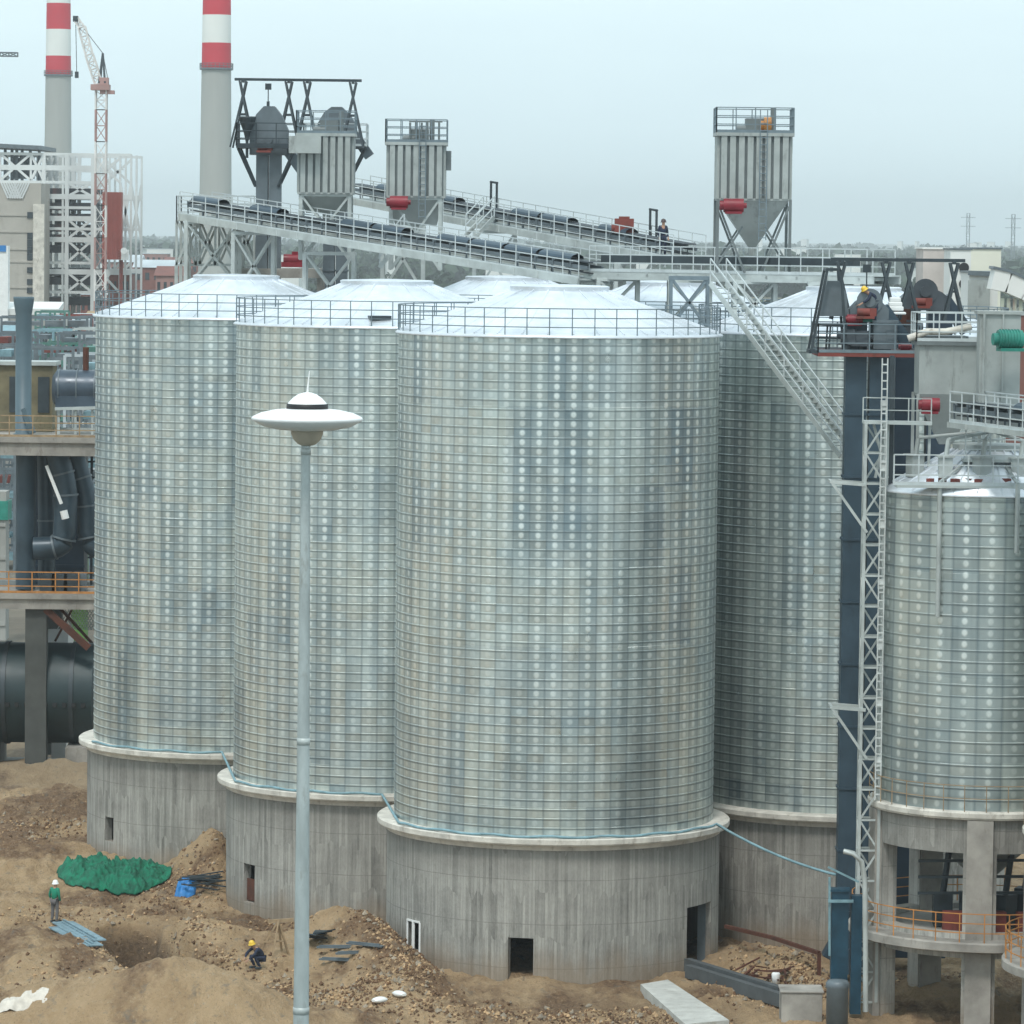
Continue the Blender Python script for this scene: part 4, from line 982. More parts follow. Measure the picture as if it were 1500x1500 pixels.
# ------------------------------------------------------------------ street lamp in front
LY = 80.0; lc = at(450, 612, LY)
lamp = empty('street_lamp', (at(446, 900, LY).x, LY, 0), 'tall grey street lamp with a wide white saucer shaped hood', 'street lamp')
lx, lz = lc.x, lc.z
mb = MB(); base = V((at(449, 900, LY).x, LY, 0)); top = V((lx-.02, LY, lz-.42))
mb.lathe((lx-.02, LY, 0), [(.30, 0), (.30, .5), (.155, .9), (.145, 14), (.115, 19), (.085, lz-.6), (.085, lz-.48)], 24); mb.build('pole', M_pole, lamp)
for z_, r_ in ((14.0, .152), (19.0, .122), (lz-.62, .094)): MB().lathe((lx-.02, LY, z_), [(r_-.02, -.07), (r_, -.06), (r_, .06), (r_-.02, .07)], 24).build('joint_collar', M_galv, lamp)
mb = MB(); mb.lathe((lx, LY, lz), [(.34, .17), (.6, .145), (.85, .09), (1.0, .02), (1.03, -.02), (1.0, -.06), (.8, -.16), (.55, -.215), (.3, -.235), (.02, -.235)], 64); mb.build('hood', M_lampw, lamp)
mb = MB(); mb.lathe((lx, LY, lz), [(.34, .15), (.385, .15), (.38, .255), (.34, .26), (.3, .2)], 48); mb.build('band', M_black, lamp)
mb = MB(); mb.lathe((lx, LY, lz), [(.36, .255), (.345, .28), (.27, .36), (.17, .43), (.07, .46), (.0, .47)], 48); mb.build('crown', M_lampw, lamp)
mb = MB(); mb.path([(lx, LY, lz+.45), (lx+.01, LY, lz+.6), (lx+.035, LY, lz+.86)], [.022, .016, .008], 8); mb.build('finial', M_white, lamp)
mb = MB(); mb.lathe((lx, LY, lz), [(.30, -.22), (.29, -.30), (.25, -.40), (.17, -.48), (.10, -.51), (.02, -.51)], 36); mb.build('lamp_bowl', M_bowl, lamp)

# ------------------------------------------------------------------ things on the soil
def G(px, py, dz=0):
    d = ray(px, py); Y = 150.0       # walk along the sight line until it meets the uneven soil
    while Y < 300:
        p = CAM+d*(Y/d.y)
        if p.z <= gz(p.x, p.y): break
        Y += .08
    return V((p.x, p.y, gz(p.x, p.y)+dz))
# green netting
def netting():
    c = G(170, 1296); mb = MB(); nu, nv = 170, 120; P = []
    W, D_ = 2.45, 2.7
    for j in range(nv+1):
        row = []
        for i in range(nu+1):
            u, w = i/nu*2-1, j/nv*2-1
            u, w = u*math.sqrt(1-w*w/2), w*math.sqrt(1-u*u/2); rr = math.hypot(u, w); ed = 1+.22*noise.noise(V((math.atan2(w, u)*1.5, 2, 0)))
            x = c.x+u*W*ed; y = c.y+w*D_*ed
            dome = max(0, 1-rr**2.2)**.7
            h = .75*dome*(1+.5*noise.noise(V((u*1.6, w*1.5, 1.2)))) + .35*dome*noise.noise(V((u*4, w*3, 4)))
            h += .22*max(0, math.sin(u*13+5*noise.noise(V((u*2, w*2, 3)))+w*3))**5*(.2+dome)*(.5+noise.noise(V((u*3, w*2, 7))))
            h += (.13*abs(noise.noise(V((u*8+w*2.5, w*3.5, 9)))*1.8) + .12*abs(noise.noise(V((u*15, w*9, 2)))))*(.4+dome)
            row.append((x, y, gz(x, y)+.04+h))
        P.append(row)
    mb.grid(P); o = mb.build('green_netting', paint('green net cloth', (.008, .15, .085), .85, 0, .55, 2.5, .7, (.006, .05, .032)))
    s_ = o.modifiers.new('solid', 'SOLIDIFY'); s_.thickness = .006
    tag(o, 'crumpled green netting heaped on the soil beside the leftmost concrete drum', 'netting')
netting()
p = G(272, 1306); mb = MB(); P = []
for j in range(25):
    row = []
    for i in range(25):
        u, w = i/12-1, j/12-1; x, y = p.x+u*.45, p.y+w*.5; r_ = max(0, 1-max(abs(u), abs(w))**4)
        row.append((x, y, gz(x, y)+.02+r_*(.42+.22*noise.noise(V((u*2.2, w*2, 5)))+.08*noise.noise(V((u*7, w*6, 1))))))
    P.append(row)
mb.grid(P); o = mb.build('blue_tarpaulin', M_blue); tag(o, 'small bright blue tarpaulin bundle right of the green netting', 'tarpaulin')
p = G(305, 1300); mb = MB(); rn = random.Random(4)
for k in range(14): a_ = p+V((rn.uniform(-.6,.6), rn.uniform(-1,1), .12+k*.03)); d = V((math.cos(rn.uniform(-.5,.5)), rn.uniform(-.6,.6), rn.uniform(-.1,.2)))*.8; mb.bar(a_-d, a_+d, .09, .05)
o = mb.build('plank_heap', M_dark); tag(o, 'dark heap of planks beside the blue tarpaulin', 'planks')
p = G(88, 1360); q = G(136, 1388)
for k, (lab, dy) in enumerate((('pale blue grey plank lying farther from the camera on the sand', 1.0), ('pale blue grey plank lying nearer on the sand', -.3))):
    mb = MB(); a_, b_ = p+V((0, dy, .1)), q+V((0, dy, .12)); mb.bar(a_, b_, .9, .05); mb.bar(a_+V((0,.28,.05)), b_+V((0,.28,.05)), .08, .07); mb.bar(a_-V((0,.28,-.05)), b_-V((0,.28,-.05)), .08, .07); o = mb.build('plank', paint('bluish formwork board', (.20,.30,.35), .7, 0, .35, 2)); tag(o, lab, 'plank')
p = G(35, 1468); mb = MB(); P = []
for j in range(13):
    row = []
    for i in range(41):
        u, w = i/20-1, j/6-1; x, y = p.x+u*.85, p.y+w*.5; r_ = max(0, 1-u**4)*max(0, 1-w**2)
        row.append((x, y+.2*math.sin(u*3), gz(x, y)+.01+r_*(.18+.15*noise.noise(V((u*3, w, 3))))))
    P.append(row)
mb.grid(P); o = mb.build('cement_sack', paint('dirty white sack', (.60,.55,.48), .8, 0, .2, 3)); tag(o, 'crumpled pale sack lying on the sand at the lower left', 'sack')
for k, (px, py, r_, lab) in enumerate(((556, 1470, .7, 'white paper sack, left one of the pair below the nearest drum'), (585, 1461, -.9, 'white paper sack, right one of the pair below the nearest drum'))):
    p = G(px, py, .12); mb = MB(); P = []
    for j in range(7):
        P.append([p+Matrix.Rotation(r_, 3, 'Z') @ V(((j/3-1)*.3, math.cos(t)*.2*(1-abs(j/3-1)**3*.4), math.sin(t)*.12*(1-abs(j/3-1)**3*.6))) for t in [2*pi*q/10 for q in range(10)]])
    mb.grid(P, closed=True); mb.face(P[0]); mb.face(P[-1][::-1]); o = mb.build('paper_sack', M_white); tag(o, lab, 'sack')
# timber frame (sawhorse) next to the crouching worker
th = empty('timber_frame', G(403, 1400), 'light timber tripod frame standing beside the crouching worker', 'timber frame')
c = G(403, 1400); mb = MB()
for dx, dy in ((-.75, .2), (-.1, -.4), (.55, .3), (.25, .5)): mb.bar(c+V((dx, dy, -.15)), c+V((.12, 0, 1.35)), .07)
mb.build('leg', M_wood, th); mb = MB(); mb.bar(c+V((-.3, 0, 1.32)), c+V((.7, .1, 1.38)), .08, .14); mb.bar(c+V((-.45,.05,.5)), c+V((.35,.05,.55)), .06); mb.build('crossbar', M_wood, th)
# white concrete strip in the foreground, kerbs, walls
def slab(name, label, cat, pts, z, h, m, dz=0):
    mb = MB(); P = [G(*p) for p in pts]; top = [V((p.x, p.y, max(q.z for q in P)+z)) for p in P]; bot = [V((p.x, p.y, min(q.z for q in P)-h)) for p in P]
    n = len(P); mb.face(top); mb.face(bot[::-1])
    for k in range(n): mb.face([top[k], bot[k], bot[(k+1)%n], top[(k+1)%n]])
    # make outward
    o = mb.build(name, m); tag(o, label, cat); return o
slab('concrete_strip', 'cracked pale concrete strip in the soil at the bottom of the photo', 'slab', [(938, 1452), (978, 1447), (1068, 1508), (1004, 1508)], .16, .4, paint('pale concrete strip', (.50,.50,.47), .9, 0, .2, 1.5, .5, (.3,.27,.22)))
mb = MB(); a_, b_ = G(1008, 1432), G(1146, 1476)
for y_, z_, h_ in ((0, .25, .5), (.9, .35, .5)):
    mb.bar(a_+V((0, y_, z_)), b_+V((0, y_, z_)), .30, h_)
o = mb.build('kerb_wall', paint('dark damp kerb', (.085,.095,.10), .8, 0, .3, 1.5)); tag(o, 'low dark double kerb between the nearest drum and the elevator foot', 'kerb')
p = G(1174, 1492); mb = MB(); mb.box(p+V((0, .5, .35)), (1.5, 1.4, 1.2)); mb.box(p+V((0, .5, .99)), (1.6, 1.5, .08)); o = mb.build('concrete_block', M_slab, bevel=.03); tag(o, 'squat concrete block at the end of the dark kerb', 'block')
mb = MB(); P = [at(1063, 1357, 171), at(1130, 1373, 168), at(1200, 1396, 165)]; mb.bar(P[0], P[1], .14); mb.bar(P[1], P[2], .14); e = P[2].copy(); mb.bar(e, V((e.x, e.y, -.3)), .14)
o = mb.build('rust_pipe_rail', M_rust); tag(o, 'rusty red pipe rail running past the base of the silo behind the stair', 'pipe rail')
p = G(1122, 1440); mb = MB(); rn = random.Random(9)
for k in range(16): a_ = p+V((rn.uniform(-.9,.9), rn.uniform(-.8,1.5), .2+k*.03)); d = V((math.cos(k*1.7), math.sin(k*1.7), rn.uniform(-.2,.5)))*.5; mb.bar(a_-d, a_+d, .08, .05)
o = mb.build('scrap_heap', M_rust); tag(o, 'heap of rusty scrap between the nearest drum and the elevator foot', 'scrap heap')
p = G(1135, 1440); mb = MB(); mb.lathe((p.x, p.y-.6, p.z), [(.02,0),(.14,0),(.17,.45),(.14,.5),(.02,.5)], 16); o = mb.build('bucket', M_white); tag(o, 'pale bucket among the rusty scrap', 'bucket')
p = G(465, 1375); mb = MB()
for k in range(6): mb.box(p+V((-.25+.12*k, -.3*(k%3), .06+.06*k)), (1.0-.08*k, .5, .05), k*.5, M=Matrix.Rotation(k*.5, 3, 'Z') @ Matrix.Rotation(.15*(k%3), 3, 'Y'))
o = mb.build('formwork_pile', M_dark); tag(o, 'dark pile of formwork panels behind the lamp pole', 'panels')
rn = random.Random(12)
for k, (px, py) in enumerate(((500, 1392), (520, 1400), (535, 1388), (505, 1410))):
    p = G(px, py, .1); a = rn.uniform(-.6, .6); d = V((math.cos(a), math.sin(a), .02))*rn.uniform(.7, 1.1)
    mb = MB(); mb.bar(p-d, p+d, .22, .06); mb.bar(p-d*.9+V((0,0,.06)), p+d*.8+V((0,0,.06)), .08, .05); o = mb.build('grey_board', M_slate); tag(o, 'grey board lying on the soil between the lamp pole and the nearest drum', 'board', 'grey boards between the lamp pole and the nearest drum')

# ------------------------------------------------------------------ people
M_skin = paint('skin', (.42, .24, .16), .6, 0, .08)
def skin_obj(name, verts, edges, radii, m, parent, rootv=0, sub=1):
    me = bpy.data.meshes.new(name); off = world_loc(parent); me.from_pydata([V(v)-off for v in verts], edges, []); me.materials.append(m)
    o = bpy.data.objects.new(name, me); col.objects.link(o); o.parent = parent
    s_ = o.modifiers.new('skin', 'SKIN'); s_.use_smooth_shade = True
    for i, r_ in enumerate(radii):
        d = me.skin_vertices[0].data[i]; d.radius = (r_, r_) if not isinstance(r_, tuple) else r_
        d.use_root = (i == rootv)
    u = o.modifiers.new('sub', 'SUBSURF'); u.levels = sub; u.render_levels = sub
    return o
def person(pos, face, label, pose, shirt, trousers, helmet, h=1.72):
    root = empty('person', pos, label, 'person'); M = Matrix.Rotation(face, 3, 'Z'); s_ = h/1.72
    def T(p): return V(pos)+M @ (V(p)*s_)
    # local: x right, -y forward
    if pose == 'stand':
        J = dict(pel=(0,0,.93), ab=(0,.0,1.1), ch=(0,-.02,1.3), nk=(0,-.02,1.47), hd=(0,-.05,1.57), ht=(0,-.04,1.68),
                 lsh=(-.17,0,1.40), lel=(-.23,.03,1.13), lwr=(-.22,-.08,.90), rsh=(.17,0,1.40), rel=(.24,.03,1.13), rwr=(.22,-.10,.91),
                 lhp=(-.09,0,.90), lkn=(-.11,-.02,.49), lan=(-.11,.03,.09), lto=(-.12,-.13,.04), rhp=(.09,0,.90), rkn=(.11,-.03,.49), ran=(.12,.02,.09), rto=(.13,-.14,.04))
    elif pose == 'crouch':
        J = dict(pel=(0,.22,.42), ab=(0,.16,.58), ch=(0,-.02,.74), nk=(0,-.14,.86), hd=(0,-.22,.93), ht=(0,-.25,1.03),
                 lsh=(-.17,-.06,.80), lel=(-.24,-.28,.62), lwr=(-.15,-.45,.45), rsh=(.17,-.06,.80), rel=(.24,-.28,.60), rwr=(.14,-.47,.42),
                 lhp=(-.1,.2,.40), lkn=(-.17,-.2,.50), lan=(-.15,.0,.09), lto=(-.16,-.17,.04), rhp=(.1,.2,.40), rkn=(.17,-.2,.46), ran=(.15,.05,.09), rto=(.16,-.12,.04))
    else:
        J = dict(pel=(0,.12,.92), ab=(0,.02,1.07), ch=(0,-.18,1.2), nk=(0,-.32,1.30), hd=(0,-.40,1.36), ht=(0,-.46,1.45),
                 lsh=(-.17,-.24,1.26), lel=(-.22,-.38,1.02), lwr=(-.16,-.55,.88), rsh=(.17,-.24,1.26), rel=(.23,-.38,1.02), rwr=(.16,-.57,.90),
                 lhp=(-.09,.1,.88), lkn=(-.11,.0,.48), lan=(-.11,.08,.09), lto=(-.12,-.09,.04), rhp=(.09,.1,.88), rkn=(.11,-.03,.48), ran=(.12,-.02,.09), rto=(.13,-.19,.04))
    RAD = dict(pel=.135, ab=.12, ch=.135, nk=.055, hd=.082, ht=.075, lsh=.055, lel=.042, lwr=.028, rsh=.055, rel=.042, rwr=.028, lhp=.085, lkn=.058, lan=.042, lto=.035, rhp=.085, rkn=.058, ran=.042, rto=.035)
    E = [('pel','ab'),('ab','ch'),('ch','nk'),('nk','hd'),('hd','ht'),('ch','lsh'),('lsh','lel'),('lel','lwr'),('ch','rsh'),('rsh','rel'),('rel','rwr'),('pel','lhp'),('lhp','lkn'),('lkn','lan'),('lan','lto'),('pel','rhp'),('rhp','rkn'),('rkn','ran'),('ran','rto')]
    keys = list(J); vv = [T(J[k]) for k in keys]; rr = [RAD[k]*s_ for k in keys]; ee = [(keys.index(a), keys.index(b)) for a, b in E]
    # nose, palms and fingers
    hd, nk = V(J['hd']), V(J['nk']); fw = V((0, -1, -.05 if pose == 'stand' else -.5)).normalized()
    vv.append(T(hd+fw*.105)); rr.append(.016*s_); ee.append((keys.index('hd'), len(vv)-1))
    for side in ('l', 'r'):
        w = V(J[side+'wr']); el = V(J[side+'el']); d = (w-el).normalized(); o_ = d.cross(V((0,1,0))).normalized()
        vv.append(T(w+d*.08)); rr.append(.033*s_); pi_ = len(vv)-1; ee.append((keys.index(side+'wr'), pi_))
        for f in range(4):
            off = o_*(f-1.5)*.022; ln = (.075, .085, .08, .062)[f]
            vv.append(T(w+d*.10+off)); rr.append(.0095*s_); ee.append((pi_, len(vv)-1))
            vv.append(T(w+d*(.10+ln)+off+V((0,-.02,0)))); rr.append(.008*s_); ee.append((len(vv)-2, len(vv)-1))
        vv.append(T(w+d*.09-o_*.05)); rr.append(.010*s_); ee.append((pi_, len(vv)-1))
    skin_obj('body', vv, ee, rr, M_skin, root)
    def sub(names, grow, m, nm, fix={}):
        vs = [T(J[k]) for k in names]; es = [(names.index(a), names.index(b)) for a, b in E if a in names and b in names]
        skin_obj(nm, vs, es, [(RAD[k]*grow+.008)*s_ if k not in fix else fix[k]*s_ for k in names], m, root)
    sub(['pel','ab','ch','lsh','lel','lwr','rsh','rel','rwr'], 1.22, shirt, 'jacket', {'lwr': .042, 'rwr': .042})
    sub(['pel','lhp','lkn','lan','rhp','rkn','ran'], 1.12, trousers, 'trousers', {'lan': .062, 'ran': .062, 'pel': .142})
    mb = MB()
    for side in 'lr':
        a, b = V(J[side+'an']), V(J[side+'to']); mb.box(T((a+b)/2-V((0,0,.015))), (.1*s_, .27*s_, .085*s_), face)
    mb.build('boots', M_dark, root, bevel=.02)
    mb = MB(); ax = (V(J['ht'])-V(J['hd'])).normalized(); q = T(V(J['hd'])+ax*.04); axw = (M @ ax).normalized()
    e1 = axw.cross(V((.3,1,0))).normalized(); e2 = axw.cross(e1)
    P = [[q+axw*zz*s_+(e1*math.cos(t)+e2*math.sin(t))*r_*s_ for t in [2*pi*k/18 for k in range(18)]] for r_, zz in ((.15,-.005),(.155,.005),(.122,.02),(.118,.07),(.095,.125),(.05,.155),(.005,.165))]
    mb.grid(P, closed=True); mb.build('helmet', helmet, root)
    return root
P_dk = paint('dark blue cloth', (.02,.03,.06), .85, 0, .25, 4); P_gr = paint('green work jacket', (.01,.20,.12), .8, 0, .2, 4); P_tr = paint('grey trousers', (.14,.13,.13), .85, 0, .25, 4)
P_yel = paint('yellow helmet', (.80,.52,.05), .35, 0, .05); P_whh = paint('white helmet', (.85,.86,.85), .35, 0, .05); P_cream = paint('pale shirt', (.45,.50,.55), .8, 0, .2, 4)
person(G(80, 1352), pi*.85, 'person in a green jacket and white helmet standing on the sand below the green netting', 'stand', P_gr, P_tr, P_whh)
person(G(376, 1420), -.9, 'person in dark clothes and a yellow helmet crouching at the edge of the trench', 'crouch', P_dk, P_dk, P_yel)
q = at(1283, 455, 167.2); person((q.x, q.y, zp+.06+ .0), -.6, 'person in a yellow helmet bending over the drives on the elevator platform', 'bend', P_cream, P_dk, P_yel) if False else None
q = at(1281, 438, 166.9); person((q.x, q.y, q.z-1.05), -1.2, 'person in a yellow helmet and dark jacket working at the dark blue elevator head', 'bend', P_dk, P_dk, P_yel)
q = c2a.lerp(c2b, .955)-n2*.6; person((q.x, q.y, q.z+.07), .4, 'person in dark clothes standing at the low end of the far conveyor', 'stand', P_dk, P_dk, paint('dark helmet', (.05,.03,.03), .4))
# ------------------------------------------------------------------ plant at the left edge
LYD = 226.0
SP = LYD/F
def X(px, Y=LYD): return at(px, 700, Y).x
def Zp(py, Y=LYD, px=80): return at(px, py, Y).z
pl = empty('process_tower', (X(50), LYD, 0), 'open concrete tower with two decks at the left edge, left of the silos', 'tower')
for name, y0, y1, dep in (('upper_deck', 641, 668, 9), ('lower_deck', 870, 893, 9)):
    mb = MB(); za, zb = Zp(y0), Zp(y1); x0, x1 = X(-90), X(150)
    mb.box(((x0+x1)/2, LYD+dep/2, (za*2-.28)/2), (x1-x0, dep, .28))
    mb.box(((x0+x1)/2, LYD+.35, (za-.28+zb)/2), (x1-x0-.2, .4, za-.28-zb)); mb.box(((x0+x1)/2, LYD+dep-.3, (za-.28+zb)/2), (x1-x0-.2, .4, za-.28-zb))
    for k in range(6): mb.box((x0+(x1-x0)*(k+.5)/6, LYD+dep/2, (za-.28+zb)/2), (.3, dep-1.1, za-.28-zb-.02))
    mb.build(name, M_slab, pl)
M_coldk = paint('dark stained column', (.085,.09,.085), .9, 0, .3, .8)
for px, dy in ((52, .6), (-60, .6), (52, 8.3), (135, 8.3), (-60, 8.3)):
    mb = MB(); mb.box((X(px), LYD+dy+.3, Zp(893)/2), (1.1, .9, Zp(893)))
    mb.build('column', M_coldk, pl)
mb = MB()
for px in (-60, 135): mb.box((X(px), LYD+7.5, (Zp(870)+Zp(668))/2), (.8, .8, Zp(668)-Zp(870)))
mb.build('column', M_coldk, pl)
mb = MB(); a, b = V((X(66), LYD+.5, Zp(893))), V((X(130), LYD+.5, Zp(950))); mb.bar(a, b, .35); mb.build('diagonal_brace', M_rust, pl); mb = MB()
mb.bar(V((X(70), LYD+4, Zp(893))), V((X(128), LYD+4, Zp(955))), .15); mb.bar(V((X(100), LYD+4, Zp(893))), V((X(70), LYD+4, Zp(950))), .12); mb.build('diagonal_brace', M_rust, pl)
for y0, m in ((641, M_wood), (870, M_orange)):
    mb = MB(); z = Zp(y0)+.01; mb.rail([V((X(-90), LYD+.15, z)), V((X(150), LYD+.15, z))], 1.1, 1.3, 3, .06); mb.build('railing', m, pl)
mb = MB(); z = Zp(641)+.01
mb.rail([V((X(-90), LYD+8.6, z)), V((X(150), LYD+8.6, z))], 1.1, 1.3, 3, .06)
mb.bar(V((X(70), LYD+4.5, Zp(603))), V((X(150), LYD+4.5, Zp(600))), 2.4, .15)
for px in (75, 100, 125, 148): mb.bar(V((X(px), LYD+3.6, z)), V((X(px), LYD+3.6, Zp(603))), .12)
mb.build('mezzanine', M_galv, pl)
# scaffold of dark tubes right of the ducts
mb = MB()
for k in range(5):
    xx = X(118+k*7); mb.bar((xx, LYD+6+k % 2, Zp(870)), (xx, LYD+6+k % 2, Zp(668)), .13)
for k in range(9): z = Zp(870)+.6+k*.85; mb.bar((X(112), LYD+6.2, z), (X(150), LYD+6.2, z+.1), .1)
mb.build('scaffold', M_dark, pl)
# stack
M_stack = paint('blue grey stack paint', (.085,.135,.165), .5, 0, .15, .5)
st = empty('exhaust_stack', (X(29), LYD+1.5, Zp(641)), 'blue grey exhaust stack with a flared rim on the deck at the left edge', 'stack')
h = Zp(436)-Zp(641); mb = MB(); mb.lathe((X(29), LYD+1.5, Zp(641)), [(.52, 0), (.52, .12), (.42, .14), (.42, h-.9), (.44, h-.8), (.52, h-.3), (.54, h-.1), (.54, h), (.44, h), (.40, h-1.2)], 32); mb.build('pipe', M_stack, st)
mb = MB(); mb.bar((X(29)+.1, LYD+.9, Zp(600)), (X(29)+.6, LYD+.6, Zp(636)), .2, .3); mb.build('side_bracket', M_stack, st)
# dark round casing behind
dm = empty('fan_casing', (X(100), LYD+5.5, Zp(603)), 'dark domed fan casing with a pale rim on the upper deck', 'casing')
cx, cy, cz = X(98), LYD+4.6, Zp(574); r_ = .98
mb = MB(); mb.tube((cx-1.0, cy, cz), (cx+1.3, cy, cz), 1.0, n=28); mb.tube((cx-1.22, cy, cz), (cx-1.0, cy, cz), .7, 1.0, n=28); mb.box((cx+.2, cy, cz-.7), (2.4, 1.9, .7)); mb.build('casing', paint('dark blue casing', (.055,.08,.11), .35, .2, .25), dm)
mb = MB()
for xx in (-.9, .05, 1.0):
    mb.tube((cx+xx, cy, cz), (cx+xx+.06, cy, cz), 1.05, n=28)
mb.build('rim', M_slate, dm)
mb = MB(); mb.tube((cx+.5, cy, cz+.6), (cx+.5, cy, cz+2.2), .16); mb.tube((cx+1.1, cy, cz+.5), (cx+1.1, cy, cz+1.9), .10); mb.build('vent_pipe', M_rust, dm)
# yellow ochre cabin behind stack
mb = MB(); x0, x1 = X(-60), X(58); z0, z1 = Zp(641)+.02, Zp(541); mb.box(((x0+x1)/2, LYD+7.2, (z0+z1)/2), (x1-x0, 2.2, z1-z0)); 
cab = empty('ochre_cabin', ((x0+x1)/2, LYD+7.2, z0), 'ochre walled cabin on the upper deck behind the exhaust stack', 'cabin'); mb.build('wall', paint('ochre wall', (.19,.165,.10), .85, 0, .4, .8, .3, (.09,.075,.05)), cab)
mb = MB(); mb.box(((x0+x1)/2, LYD+7.2, z1+.1), (x1-x0+.4, 2.6, .2)); mb.build('roof', M_galv, cab)
for px in (2, 45):
    mb = MB(); mb.box((X(px), LYD+6.05, (z0+z1)/2+.2), (.6, .1, 1.9)); mb.build('window', M_dark, cab)
# big dark ducts under the upper deck
M_duct = paint('dark blue duct', (.045,.075,.10), .4, .2, .35, .5)
def duct(label, pts, r_, m=M_duct, flanges=True):
    root = empty('duct', pts[0], label, 'duct'); pts = [V(p) for p in pts]
    # smooth polyline
    P = [pts[0]]
    for i in range(1, len(pts)-1):
        a, b, c_ = pts[i-1], pts[i], pts[i+1]; ra = min((b-a).length, (c_-b).length)*.45
        p, q = b+(a-b).normalized()*ra, b+(c_-b).normalized()*ra
        for k in range(7): t = k/6; P.append(p*(1-t)**2+b*2*t*(1-t)+q*t*t)
    P.append(pts[-1]); MB().path(P, r_, 24).build('pipe', m, root)
    for i in range(1, len(P)-1, 4):
        d = (P[i+1]-P[i-1]).normalized()*.05; MB().tube(P[i]-d, P[i]+d, r_*1.1, n=24).build('flange', M_slate, root)
    return root
zb = Zp(668)
duct('wide vertical dark duct beneath the exhaust stack', [(X(31), LYD+2.2, zb), (X(31), LYD+2.2, Zp(868))], .52)
duct('black duct right of the wide vertical one, bending toward the silo', [(X(56), LYD+3.6, zb), (X(58), LYD+3.6, Zp(800)), (X(58), LYD+3.6, Zp(868))], .45)
duct('dark duct curving in a wide elbow back to the left', [(X(78), LYD+2.0, zb), (X(92), LYD+2.0, Zp(720)), (X(88), LYD+2.0, Zp(806)), (X(44), LYD+2.0, Zp(808))], .60)
duct('bluish duct that ends in a bend beside the leftmost silo', [(X(98), LYD+3.0, zb), (X(120), LYD+3.0, Zp(735)), (X(122), LYD+3.0, Zp(812)), (X(185), LYD+3.0, Zp(812))], .56)
mb = MB(); mb.bar(at(68, 682, LYD+.8), at(90, 738, LYD+.8), .16); mb.tube(at(93, 748, LYD+.9), at(96, 760, LYD+.9), .2); o = mb.build('chute', M_white); tag(o, 'white sloping chute in front of the dark ducts', 'chute')
for k in range(6):
    q = V((X(66+k*9), LYD+1.6+.3*(k % 2), Zp(870)+.02)); mb = MB(); mb.box(q+V((0,0,.45)), (.8, .7, .9)); mb.tube(q+V((0,-.38,.5)), q+V((0,-.1,.5)), .25); mb.box(q+V((0,0,.93)), (.5,.4,.1))
    o = mb.build('pump', M_slate if k % 2 else M_dark); tag(o, 'small machine in the row on the lower deck behind the orange railing', 'pump', 'small machines on the lower deck')
# dark box added for the dark interior, and grating, behind the ducts
mb = MB(); mb.box((X(64), LYD+7.0, (Zp(870)+Zp(668))/2), (X(106)-X(20), 2.2, Zp(668)-Zp(870)-.1))
for k in range(5): mb.box((X(64), LYD+5.85, Zp(870)+1+k*1.3), (X(106)-X(20)+.1, .12, .14))
mb.build('dark_backing', M_navy2, pl)
mb = MB()
for k in range(16): mb.bar((X(70)+k*.16, LYD+5, Zp(893)), (X(70)+k*.16+.9, LYD+5, Zp(935)), .05); mb.bar((X(70)+k*.16+.9, LYD+5.1, Zp(893)), (X(70)+k*.16, LYD+5.1, Zp(935)), .05)
mb.build('mesh_screen', M_galv, pl)
# ball mill drum
ml = empty('ball_mill', (X(0), LYD-1, 0), 'huge dark teal rotating drum lying under the lower deck at the left edge', 'drum')
M_mill = paint('dark teal drum paint', (.018,.040,.046), .5, .1, .3, .35, 0, (.02,.03,.03))
rr = (Zp(950)-Zp(1098))/2; zc = (Zp(950)+Zp(1098))/2; ym = LYD+3.2
mb = MB(); mb.tube((X(-200), ym, zc), (X(134), ym, zc), rr, n=64); mb.tube((X(134), ym, zc), (X(150), ym, zc), rr*.98, rr*.5, n=64); mb.build('shell', M_mill, ml)
for px in (100, 0, -100): MB().tube((X(px), ym, zc), (X(px)+.22, ym, zc), rr+.08, n=64).build('tyre', M_dark, ml)
mb = MB()
for px in range(-60, 130, 14):
    for da in (0, .5, -.6, .9): 
        aa = R(180+8)+da*.9; q = V((X(px+(3 if da else 0)), ym+math.cos(aa)*(rr+.02), zc+math.sin(aa)*(rr+.02))); 
        if da == 0: mb.box(q, (.22, .2, .22))
mb.build('liner_bolts', M_black, ml)
mb = MB()
for px in (-30, 118): mb.box((X(px), ym, .6), (1.6, 5, 1.4))
mb.box((X(30), ym, -.05), (10, 6, .3)); mb.build('foundation', M_slab, ml)
mb = MB(); q = at(88, 940, LYD+7); mb.tube(q-V((.8,0,0)), q+V((.5,0,0)), .68, n=24); mb.tube(q+V((.5,0,0)), q+V((.7,0,0)), .68, .3, n=24); mb.box(q-V((0,0,.9)), (1.2,1.2,.5)); mb.bar(q-V((0,0,1)), V((q.x, q.y, 0)), .8); o = mb.build('white_tank', M_white); tag(o, 'white rounded tank seen between the columns above the drum', 'tank')

